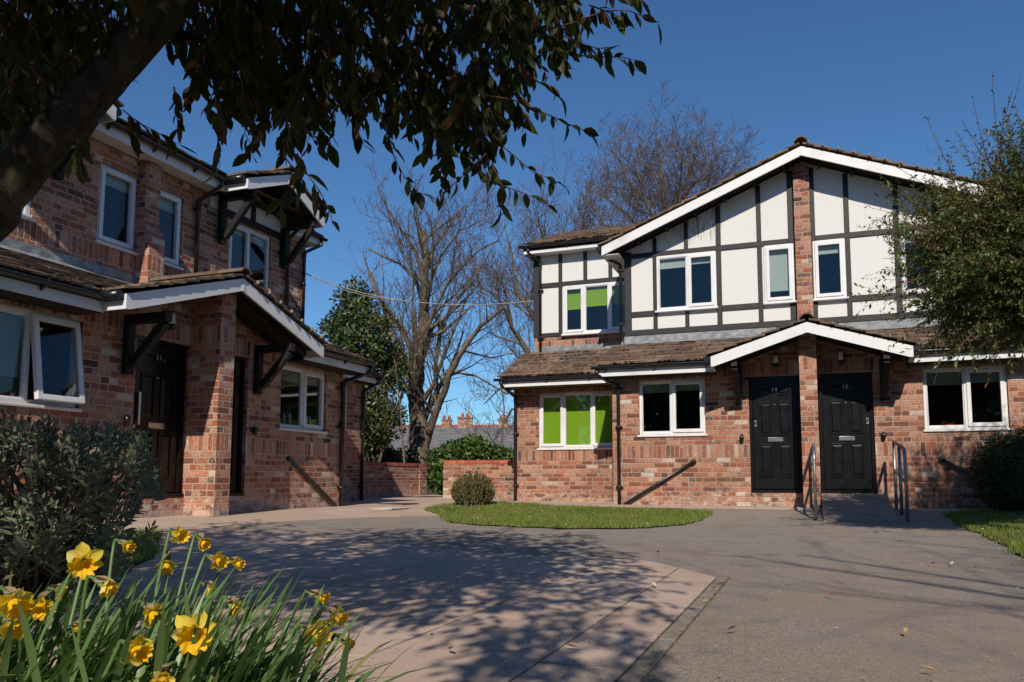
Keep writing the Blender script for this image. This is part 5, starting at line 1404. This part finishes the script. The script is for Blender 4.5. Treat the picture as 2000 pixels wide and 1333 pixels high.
# ---- foreground tree: leaning trunk and hanging leaves
def canopy():
    q = random.Random(81); base = Vector((-2.35, 1.75, G(-2.35, 1.75))); r = empty('foreground_tree', base)
    tr = MB(); m = MB(); tw = MB()
    tk = [base+Vector((0, 0, -.1)), Vector((-2.2, 1.9, .55)), P(-70, 462, 2.25), P(0, 382, 2.27), P(100, 262, 2.3), P(190, 168, 2.35), P(300, 45, 2.4), P(400, -70, 2.5), P(540, -200, 2.6)]
    # resample smoothly
    pts = []
    for i in range(len(tk)-1):
        p0 = tk[max(0, i-1)]; p1 = tk[i]; p2 = tk[i+1]; p3 = tk[min(len(tk)-1, i+2)]
        for j in range(7):
            t = j/7; pts.append(.5*((2*p1)+(p2-p0)*t+(2*p0-5*p1+4*p2-p3)*t*t+(3*p1-p0-3*p2+p3)*t**3))
    pts.append(tk[-1]); n = len(pts)
    tr.tube([p-base for p in pts], [(.073-.013*(i/n))*(1+.08*noise.noise(Vector((i*.5, 0, 0)))) for i in range(n)], 20)
    def limb(a, b, r0, r1, sag=.1):
        L = (b-a).length; pp = [a.lerp(b, i/8)+Vector((0, 0, sag*math.sin(i/8*math.pi)*L))+(rv(q)*.02 if 0 < i < 8 else Vector((0, 0, 0))) for i in range(9)]
        tr.tube([p-base for p in pp], [r0+(r1-r0)*i/8 for i in range(9)], 8, cap=False); return pp
    ends = [P(1200, -60, 2.6), P(900, -120, 3.4), P(700, 60, 3.0), P(1050, 60, 3.0), P(560, 120, 2.8), P(330, -60, 4.2), P(60, -30, 3.6), P(800, -200, 4.4), P(-150, 60, 3.0), P(1100, -160, 2.2), Vector((-.9, .6, 2.7)), Vector((.1, 1.0, 2.75)), Vector((-2.4, .8, 2.6)), Vector((-1.6, 3.6, 3.1))]
    LB = []
    for e in ends:
        a = pts[q.randrange(n-16, n-1)]; LB += limb(a, e, .032, .008)
    def strand(px, D, nl, L=.064, W=.028, r0=.003):
        pp = [P(x, y, D+.02*i) for i, (x, y) in enumerate(px)]
        sprig(m, tw, [p-base for p in pp], q, nl, L, W, r0, .7, 4)
    # the strands that show against the sky
    for px, D, nl in (([(940, 185), (1000, 195), (1050, 215), (1100, 238), (1140, 256), (1152, 268)], 2.5, 17), ([(1080, 95), (1120, 108), (1170, 112), (1215, 112), (1250, 120)], 2.4, 13), ([(1060, 60), (1120, 45), (1180, 22), (1225, 20), (1262, 35), (1288, 45)], 2.3, 15),
        ([(930, 250), (980, 285), (1010, 310), (1040, 335), (1075, 350), (1108, 366)], 2.6, 15), ([(900, 300), (940, 335), (985, 365), (1025, 378), (1060, 395), (1078, 405)], 2.6, 14), ([(740, 220), (760, 270), (770, 310), (790, 345), (815, 375), (845, 388)], 2.5, 15),
        ([(950, 300), (915, 335), (880, 365), (850, 388)], 2.55, 10), ([(960, 320), (985, 370), (980, 400), (975, 425)], 2.55, 7), ([(420, 190), (430, 240), (425, 280), (430, 330)], 2.1, 11), ([(560, 230), (570, 290), (585, 330), (590, 370)], 2.3, 12),
        ([(580, 300), (600, 340), (625, 375), (645, 415), (650, 440)], 2.1, 9), ([(585, 330), (575, 370), (550, 400), (540, 430)], 2.0, 8), ([(240, 215), (270, 240), (300, 255), (335, 275), (352, 285)], 2.5, 12), ([(250, 230), (255, 250), (262, 275)], 2.5, 6),
        ([(150, 270), (160, 300), (158, 330)], 2.2, 9), ([(170, 260), (150, 290), (135, 320)], 2.25, 7), ([(470, 150), (480, 210), (478, 260), (500, 300)], 2.4, 12), ([(1010, 140), (1050, 160), (1080, 175), (1095, 195)], 2.5, 8), ([(880, 240), (865, 300), (860, 350), (868, 390)], 2.7, 11),
        ([(1100, 70), (1140, 88), (1170, 95), (1195, 92)], 2.4, 9), ([(1150, 10), (1190, 25), (1215, 35)], 2.35, 7), ([(1180, -10), (1230, -8), (1262, 0)], 2.3, 6), ([(650, 180), (655, 240), (640, 290)], 2.5, 10), ([(690, 200), (700, 260), (715, 290)], 2.6, 9), ([(340, 170), (345, 220), (350, 270)], 2.4, 9), ([(10, 150), (30, 200), (40, 240)], 2.2, 9), ([(60, 130), (110, 190), (120, 240)], 2.3, 9)):
        strand(px, D, nl)
    # the dense body of the canopy
    bodies = [([(330, -20), (1120, -20), (1140, 40), (1080, 110), (1040, 150), (960, 190), (900, 250), (860, 270), (760, 250), (700, 215), (600, 250), (520, 210), (470, 230), (400, 170), (330, 130)], 500, 2.3, 4.0),
              ([(-60, -20), (330, -20), (300, 90), (180, 170), (60, 250), (-60, 260)], 230, 2.2, 4.0),
              ([(860, 190), (1000, 190), (960, 290), (900, 330), (840, 300)], 34, 2.5, 3.0), ([(360, 120), (620, 120), (600, 280), (540, 300), (400, 230)], 50, 2.3, 3.4)]
    for poly, cnt, d0, d1 in bodies:
        k = 0
        while k < cnt:
            x = q.uniform(min(p[0] for p in poly), max(p[0] for p in poly)); y = q.uniform(min(p[1] for p in poly), max(p[1] for p in poly))
            if not inside((x, y), poly): continue
            k += 1; D = q.uniform(d0, d1); L = q.uniform(50, 110)*2.5/D; a = q.uniform(-.9, 1.6)
            px = [(x, y-L*.7), (x+a*L*.2, y-L*.3), (x+a*L*.35, y+L*.05), (x+a*L*.45, y+L*.3)]
            strand(px, D, q.randrange(8, 13))
    # leaves over and behind the viewer, which shade the slabs and the trunk
    k = 0
    while k < 5000:
        x, y = q.uniform(-4.2, .6), q.uniform(-2.9, 5.2); z = q.uniform(2.5, 3.9)
        edge = .10-.16*abs(max(y, .6)-1.6)
        if x > edge-.35*(1+noise.noise(Vector((x*1.3, y*1.3, 5)))) and q.random() < .72: continue
        if x > edge+.35: continue
        if y < -.35 and x < -.60: continue
        if y < -.2 and (q.random() < .3 or x > .12): continue
        if noise.noise(Vector((x*1.7, y*1.7, 2.2))) < -.26: continue
        p = Vector((x, y, z)); u = (z-.25-CAMZ)/max(.2, y)
        if y > .3 and u < .66: continue
        k += 1; d = rv(q)*.18; d.z = -abs(d.z)*.6-.05
        sprig(m, tw, [p-base, p-base+d*.6, p-base+d*1.3], q, q.randrange(9, 14), .085, .034, .0035, .7, 2)
    tr.build('trunk', 'mossy_bark', r); tw.build('twigs', 'red_twig', r); m.build('foliage', 'canopy_leaf', r)
    tag(r, 'dark foreground tree leaning in from the left with leaves hanging across the top', 'tree')
canopy()

# ---- daffodils in the bed by the viewer
def flower_meshes(q, wilt):
    pet = MB(); cor = MB()
    for i in range(6):
        a = i*math.pi/3+(.12 if i % 2 else 0); e = Vector((math.cos(a), math.sin(a), 0)); t = Vector((-math.sin(a), math.cos(a), 0)); L = .038*q.uniform(.85, 1.1); W = .032*q.uniform(.85, 1.15)
        z0 = -.002 if i % 2 else 0; bend = (wilt*q.uniform(.2, 1.4)-.15); tw_ = q.uniform(-.5, .5)*(.4+wilt); rows = []
        for k in range(6):
            u = k/5; wd = W*(math.sin(math.pi*min(1, .12+.80*u))**.7)*(1-.9*max(0, u-.8)*4.6*.9 if u > .8 else 1); wd = max(wd, .0015)
            c = e*(L*u*math.cos(bend*u)+.004)+Vector((0, 0, z0+L*u*math.sin(bend*u*1.2)*.9))
            s_ = (t*math.cos(tw_*u)+Vector((0, 0, 1))*math.sin(tw_*u))
            for f in (-1, -.5, 0, .5, 1): rows.append(c+s_*wd*.5*f+Vector((0, 0, 1))*(abs(f)*wd*.18+q.uniform(-.0011, .0011)*(1+3*wilt)))
        pet.vf(rows, [(k*5+j, k*5+j+1, k*5+j+6, k*5+j+5) for k in range(5) for j in range(4)], True)
    N = 36; prof = [(0, .008), (.007, .0135), (.016, .0165), (.025, .0195), (.032, .0245), (.035, .030)]; vs = []
    for z, rr in prof:
        for j in range(N):
            a = j/N*2*math.pi; fr = max(0, (z-.014)/.018); r2 = rr*(1+fr*.13*math.sin(a*9+q.random()*.9)+fr*.05*q.uniform(-1, 1)); r2 *= (1-.30*wilt*fr)
            vs.append((math.cos(a)*r2*(1+.25*wilt*math.sin(a)), math.sin(a)*r2, z+fr*.0035*math.sin(a*9+1.4+q.random()*.6)))
    cor.vf(vs, [(k*N+j, k*N+(j+1) % N, (k+1)*N+(j+1) % N, (k+1)*N+j) for k in range(len(prof)-1) for j in range(N)], True)
    st = MB(); st.tube([(0, 0, .004), (math.cos(1)*.002, .002, .020)], .0018, 6); st.vf([(.003, 0, .021), (-.002, .003, .021), (-.002, -.003, .021), (0, 0, .024)], [(0, 1, 3), (1, 2, 3), (2, 0, 3)])
    return pet, cor, st
DAF = [(163, 1098, 1.75, 72, 'f', 0.1), (208, 1150, 1.7, 52, 'r', .9), (250, 1068, 2.2, 34, 'r', .5), (352, 1047, 2.2, 40, 'r', .2), (398, 1062, 2.1, 36, 'r', .8), (325, 1105, 2.2, 42, 'd', .3), (427, 1097, 2.0, 42, 'r', .3), (465, 1102, 2.1, 26, 'r', 1.0),
       (412, 1152, 2.2, 26, 'r', .9), (456, 1188, 1.85, 40, 'r', .9), (298, 1202, 1.65, 56, 'r', .6), (380, 1238, 1.45, 90, 'f', .15), (268, 1272, 1.5, 72, 'r', .8), (318, 1330, 1.45, 56, 'f', .5), (627, 1168, 1.9, 40, 'r', .3), (660, 1205, 1.85, 48, 'r', .2),
       (618, 1240, 1.75, 66, 'r', .35), (677, 1257, 1.85, 34, 'r', .8), (28, 1180, 1.6, 74, 'r', .3), (80, 1186, 1.8, 54, 'f', .2), (28, 1226, 1.6, 60, 'r', .6), (118, 1158, 2.0, 34, 'r', .4), (155, 1228, 1.9, 40, 'l', .5), (-40, 1130, 1.8, 60, 'r', .3)]
NAMES = ['large pale daffodil facing the viewer at the upper left of the clump', 'wilting daffodil hanging just right of the large pale one', 'small daffodil against the grey bush', 'topmost bright daffodil on a tall stem', 'crumpled daffodil right beside the topmost one', 'daffodil hanging down below the topmost one', 'bright daffodil right of the upper middle of the clump',
         'tiny shrivelled daffodil farthest right of the upper group', 'small withered daffodil low behind the upper group', 'faded daffodil low over the leaves in the middle', 'daffodil with an orange frilled cup left of the big open one', 'big open daffodil in front, the largest of the clump', 'orange crumpled daffodil low in front of the clump', 'daffodil cut by the bottom edge', 'highest daffodil of the right hand group',
         'bright daffodil in the middle of the right hand group', 'open daffodil lowest left of the right hand group', 'small folded daffodil at the far right of the clump', 'daffodil with a wide orange cup at the left edge', 'pale daffodil between the left edge and the large pale one', 'lower daffodil at the left edge', 'small daffodil below the large pale one', 'small shaded daffodil low among the left leaves', 'daffodil outside the left edge of the view']
def daffodils():
    q = random.Random(91)
    for (x, y, D, size, fc, wilt), lab in zip(DAF, NAMES):
        hp = P(x, y, D); sc_ = (size*D/F)/.088; sc_ = max(.55, min(1.1, sc_))
        cxy = Vector((-.80+.25*(x-300)/400, 1.62, 0)); bx = hp.x+(cxy.x-hp.x)*q.uniform(.35, .6)-(.10 if fc == 'r' else .03); by = hp.y+(cxy.y-hp.y)*.5+q.uniform(-.08, .12)
        base = Vector((bx, by, G(bx, by))); r = empty('daffodil', base)
        fd = {'f': Vector((.15, -.85, -.35)), 'r': Vector((.85, -.35, -.30)), 'd': Vector((.25, -.4, -.8)), 'l': Vector((-.6, -.5, -.3))}[fc]+rv(q)*.22; fd.normalize()
        hl = hp-base; back = hl-fd*.012*sc_; ov = back-fd*.022*sc_
        # stem rises past the flower and bends over at the neck
        neck = ov-fd*.016+Vector((0, 0, .004)); b2 = neck-Vector((fd.x, fd.y, 0)).normalized()*.018+Vector((0, 0, -.018))
        pts = [Vector((0, 0, 0)), b2*.5+Vector((-.012, 0, .01)), b2, neck, ov]
        cur = []
        for i in range(len(pts)-1):
            p0 = pts[max(0, i-1)]; p1 = pts[i]; p2 = pts[i+1]; p3 = pts[min(len(pts)-1, i+2)]
            for j in range(5):
                t = j/5; cur.append(.5*((2*p1)+(p2-p0)*t+(2*p0-5*p1+4*p2-p3)*t*t+(3*p1-p0-3*p2+p3)*t**3))
        cur.append(ov); n = len(cur)
        m = MB(); m.tube(cur, [.0052-.0016*i/n for i in range(n)], 8); m.tube([ov, ov+fd*.006, ov+fd*.014, back], [.0042, .006, .0052, .0035], 8); m.build('stem', 'daffodil_leaf', r)
        m = MB(); sp = neck+rv(q)*.004; dd = (Vector((fd.x, fd.y, -.9))+rv(q)*.4).normalized(); leaf(m, cur[-8], (cur[-4]-cur[-8]).normalized()+rv(q)*.2, Vector((0, 0, 1)), .060, .020, .9, -.1, 4); leaf(m, cur[-8]+Vector((.001, .001, 0)), (cur[-5]-cur[-8]).normalized()+dd*.3, Vector((0, 0, -1)), .045, .012, .9, .3, 4); m.build('spathe', 'dry_spathe', r)
        rot = fd.to_track_quat('Z', 'Y').to_matrix().to_4x4() @ Matrix.Rotation(q.uniform(0, 6), 4, 'Z') @ Matrix.Scale(sc_, 4)
        pet, cor, st = flower_meshes(q, wilt)
        for mb, nm, mt in ((pet, 'petals', 'yellow_petal'), (cor, 'trumpet', 'yellow_corona'), (st, 'stigma', 'yellow_petal')):
            mb.v = [tuple((rot @ Vector(v))+hl-fd*.01*sc_) for v in mb.v]; mb.build(nm, mt, r)
        tag(r, lab, 'daffodil', 'daffodils in the bed')
    # strap leaves
    m = MB(); b0 = Vector((-.8, 1.65, 0)); b0.z = G(b0.x, b0.y)
    for i in range(980):
        a = q.random(); cx = -1.5+1.0*a; bx = cx+q.gauss(0, .06); by = max(1.5, 1.72+q.gauss(0, .15)+.12*math.sin(a*5))
        bz = G(bx, by); L = q.uniform(.26, .47)*(.9 if bx > -.6 else 1); az = q.gauss(.05, .7); lean = q.uniform(.12, .72)
        dr = Vector((math.cos(az), math.sin(az), 0)); wd = q.uniform(.008, .0145); tw0 = q.uniform(-.6, .6); vs = []; N = 7; p = Vector((bx, by, bz)); th = .12+lean*.25
        sd0 = Vector((-math.sin(az+tw0), math.cos(az+tw0), 0))
        for k in range(N+1):
            u = k/N; w_ = wd*(1 if u < .72 else math.cos((u-.72)/.28*math.pi/2)**.6)*.5+.0004
            fo = dr*.0025*(1-u)
            vs += [p-sd0*w_+fo, p, p+sd0*w_+fo]
            p = p+(dr*math.sin(th)+Vector((0, 0, math.cos(th))))*(L/N); th += lean*.30
        m.vf([v-b0 for v in vs], [(k*3+j, k*3+j+1, k*3+j+4, k*3+j+3) for k in range(N) for j in range(2)], True)
    o = m.build('daffodil_leaves', 'daffodil_leaf'); o.location = b0; tag(o, 'mass of green strap leaves around the daffodil stems', 'leaves', kind='stuff')
daffodils()
# soil bed with leaf litter: the bare ground under the daffodils and the grey bush
# ---- fallen leaves
def fallen():
    q = random.Random(95); spots = [(1410, 1148, 'o', 'brown fallen leaf on the slab near the corner of the edging'), (1278, 1152, 'w', 'whitish fallen scrap on the lit slabs left of the edging corner'), (1115, 1277, 'o', 'brown fallen leaf on the slabs near the bottom joint'), (1395, 1158, 'y', 'yellow fallen leaf against the edging, the one nearest its corner'), (1378, 1184, 'y', 'yellow fallen leaf lower down against the edging'),
        (760, 1189, 'y', 'yellow fallen leaf on the shaded slabs'), (1545, 1017, 'o', 'brown fallen leaf on the drive before door 14'), (1783, 1027, 'y', 'yellow fallen leaf at the foot of the right handrail'), (1770, 1245, 'y', 'yellow fallen leaf alone in the middle of the drive'), (1540, 1144, 'y', 'yellow fallen leaf on the drive right of the edging corner'), (1905, 1117, 'y', 'yellow fallen leaf on the drive near the right lawn edge'),
        (1925, 1060, 'y', 'yellow fallen leaf on the edge of the right lawn'), (1285, 1085, 'd', 'dark fallen leaf on the drive just beyond the slabs'), (948, 1066, 'd', 'dark fallen leaf at the far edge of the tree shadow'), (880, 1285, 'b', 'long curled tan leaf lying on the shaded slabs'), (1430, 1240, 'd', 'dark fallen leaf on the drive beside the edging'), (1620, 1170, 'o', 'brown fallen leaf on the drive below the ramp'),
        (1822, 1108, 'd', 'dark fallen leaf on the drive left of the right lawn'), (1760, 1062, 'p', 'pinkish fallen leaf on the drive below the right handrail'), (1860, 1108, 'w', 'whitish fallen scrap on the drive near the right lawn'), (1815, 1322, 'y', 'yellow fallen leaf at the bottom right of the drive'), (520, 1140, 'o', 'brown fallen leaf on the slabs behind the daffodils')]
    cols = {'o': 'brown', 'y': 'yellow', 'd': 'dark', 'w': 'pale', 'b': 'long curled tan', 'p': 'pinkish'}
    mats = {'o': (.30, .10, .03), 'y': (.50, .33, .08), 'd': (.05, .03, .02), 'w': (.55, .52, .45), 'b': (.50, .36, .18), 'p': (.45, .28, .20)}
    for k, c in mats.items(): simple('litter_'+cols[k].replace(' ', '_'), c, .8, .2, .2, 30)
    for i, (x, y, c, lab) in enumerate(spots):
        p = PG(x, y); m = MB(); L = q.uniform(.035, .06)*(1.8 if c == 'b' else 1); W = L*(.42 if c != 'b' else .22); d = Vector((math.cos(i*1.7), math.sin(i*1.7), .05))
        leaf(m, Vector((-L/2*d.x, -L/2*d.y, .004)), d, Vector((0, 0, 1)), L, W, .35+q.random()*.3, -.25, 4)
        o = m.build('fallen_leaf', 'litter_'+cols[c].replace(' ', '_')); o.location = (p.x, p.y, G(p.x, p.y)+.018)
        tag(o, lab, 'leaf', 'fallen leaves on the paving')
fallen()
def grit():
    q = random.Random(96); m = MB()
    for i in range(7000):
        x, y = q.uniform(-2, 6), 2.2+9*q.random()**1.7
        z = G(x, y)+.012
        if -(Vector((x, y, 0))-P0R).dot(nR) < .7: continue
        r = q.uniform(.0012, .0038)*(1+(q.random() < .05)*1.4)
        m.vf([(x+r, y, z), (x, y+r, z), (x-r, y, z), (x, y-r, z), (x, y, z+r*.9)], [(0, 1, 4), (1, 2, 4), (2, 3, 4), (3, 0, 4)])
    simple('grit', (.34, .30, .25), .9, .2, .5, 3); tag(m.build('loose_grit', 'grit'), 'fine loose grit scattered over asphalt and slabs', 'grit', kind='stuff')
grit()
def litter():
    q = random.Random(97); m = MB(); lines = [LAWNS[1], LAWNS[0], LAWNS[2]]
    for po, n, xm in ((LAWNS[1], 420, 9), (LAWNS[0], 200, 99), (LAWNS[2], 60, 99)):
        c = [p for p in po if p[0] < xm and p[1] > 1.5]
        for i in range(n):
            a = q.choice(c); x, y = a[0]+q.gauss(0, .06), a[1]+q.gauss(0, .09); L = q.uniform(.008, .028); an = q.uniform(0, 6.28)
            leaf(m, Vector((x, y, G(x, y)+.024)), Vector((math.cos(an), math.sin(an), q.uniform(-.1, .3))), Vector((0, 0, 1)), L, L*.5, .3, -.2, 2)
    for i in range(260):
        o = q.uniform(-13.5, -8.9); p = R2W(KE+q.choice((.0, .07, .08))+q.gauss(0, .012), o); L = q.uniform(.006, .02); an = q.uniform(0, 6.28)
        leaf(m, Vector((p.x, p.y, G(p.x, p.y)+.018)), Vector((math.cos(an), math.sin(an), .1)), Vector((0, 0, 1)), L, L*.5, .3, -.2, 2)
    tag(m.build('leaf_litter', 'fallen_leaf'), 'fine dry leaf litter along the lawn edges and the edging', 'litter', kind='stuff')
litter()
# ---- terrace of houses far behind
def slate_mat():
    m, nt, b = new_mat('slate_roof'); uv = coords(nt, 'UV'); br = nt.nodes.new('ShaderNodeTexBrick'); nt.links.new(uv, br.inputs[0])
    br.inputs['Scale'].default_value = 1; br.inputs['Brick Width'].default_value = .35; br.inputs['Row Height'].default_value = .3; br.inputs['Mortar Size'].default_value = .012
    br.inputs['Color1'].default_value = (.10, .10, .11, 1); br.inputs['Color2'].default_value = (.19, .185, .19, 1); br.inputs['Mortar'].default_value = (.04, .04, .04, 1)
    c = mix(nt, nz(nt, uv, .8, 4).ss(.45, .7)*.5, br.outputs[0], (.14, .115, .095)); setc(nt, b, c); b.inputs['Roughness'].default_value = .6; M['slate'] = m
slate_mat()
def terrace():
    Dt = 70.0; a = P(560, 933, Dt); b = P(1250, 933, Dt); r = empty('terrace_house', ((a.x+b.x)/2, Dt, 0)); L = (b.x-a.x)/2; k = Dt/F
    ez = CAMZ+(933-878)*k; rz = CAMZ+(933-826)*k; dp = 4.5
    m = MB(); m.box(-L, L, 0, 9, -1, ez); m.build('wall', 'brick', r, uv=True)
    m = MB(); m.v = []; m.prism([(-L-.2, -.3, ez-.1), (-L-.2, dp, rz), (-L-.2, 9.3, ez-.1)], (2*L+.4, 0, 0)); o = m.build('roof', 'slate', r)
    ul = o.data.uv_layers.new(name='UVMap')
    for p in o.data.polygons:
        for li in p.loop_indices: c = o.data.vertices[o.data.loops[li].vertex_index].co; ul.data[li].uv = (c.x, c.y*1.08)
    m = MB(); i = 0; x = -L
    while x < L: m.tube([(x+.01, dp, rz+.02), (x+.44, dp, rz+.02)], .13, 8); x += .45
    m.build('ridge_tiles', 'coping_brick', r)
    for cx in (872, 908, 983, 640, 1100, 755):
        p = P(cx, 900, Dt+dp); x = p.x-r.location.x; w2 = .45 if cx != 908 else .7; h2 = .5 if cx != 908 else .75
        m = MB(); m.box(x-w2, x+w2, dp-.35, dp+.35, rz-1.2, rz+h2); m.box(x-w2-.07, x+w2+.07, dp-.42, dp+.42, rz+h2+.001, rz+h2+.15); cc = m.build('chimney', 'brick', r, uv=True)
        for q_ in (-.25, .25): m = MB(); m.tube([(x+q_, dp, rz+h2+.151), (x+q_, dp, rz+h2+.55)], [.16, .12], 8); m.build('chimney_pot', 'coping_brick', cc)
    for i in range(9):
        x = -L+2+i*3.6; m = MB(); m.box(x, x+1.2, -.05, -.001, ez-2.4, ez-.9); wo = m.build('window', 'white_pvc', r); m = MB(); m.box(x+.1, x+1.1, -.06, -.051, ez-2.3, ez-1.0); m.build('pane', 'room_dark', wo)
    tag(r, 'distant row of brick houses with slate roofs and red chimneys beyond the hedges', 'houses')
    return r
terrace()
def sky_light():
    pass
# garage wing with rooflight half hidden by the holly and a second distant roof are left to the terrace
# ---- behind the viewer: unseen hedge added to darken window reflections; leafless trees shading the drive
bush('reflection_hedge', Vector((2, -16, G(2, -16))), [(Vector((-20+i*3.3, -16.5+(i % 3)*.6, 2.6+(i % 2)*.8+zz)), (2.6, 1.5, 3.2)) for i in range(16) for zz in (0, 3.0)], 60000, .38, .26, 'holly_leaf', 'grey_twig', 52, 'unseen evergreen hedge added behind the viewer to darken window reflections', 'hedge', nst=40, sr=.05, shell=.3)
def back_tree():
    q = random.Random(53); base = Vector((4.4, -4.6, G(4.4, -4.6))); lim = [([base, base+Vector((-.1, .1, 1.8)), base+Vector((-.2, .3, 3.6))], .2, .13, 0)]
    t = base+Vector((-.2, .3, 3.4))
    for i in range(11):
        a = i*.571+q.uniform(-.2, .2); d = Vector((math.cos(a), math.sin(a), .35+.5*(i % 3)/2)); lim.append(([t, t+d*1.2, t+d*2.4+Vector((0, 0, .4)), t+d*3.6+Vector((0, 0, .9))], .085, .014, 2))
    bare_tree('bare_tree', base, lim, 54, 'leafless tree behind the viewer that shades the drive', None, tipr=.007, dens=1.7)
back_tree()
def back_tree_far():
    q = random.Random(57); base = Vector((6.0, -8.6, G(6.0, -8.6))); t = base+Vector((0, .2, 5.5)); lim = [([base, base+Vector((0, .1, 3)), t], .26, .17, 0)]
    for i in range(14):
        a = i*.449+q.uniform(-.2, .2); d = Vector((math.cos(a), math.sin(a), .45+.7*(i % 3)/2)); lim.append(([t, t+d*1.3, t+d*2.6+Vector((0, 0, .5)), t+d*3.9+Vector((0, 0, 1.1))], .10, .02, 2))
    bare_tree('bare_tree', base, lim, 58, 'taller leafless tree farther behind the viewer', None, tipr=.010, dens=1.9)
back_tree_far()
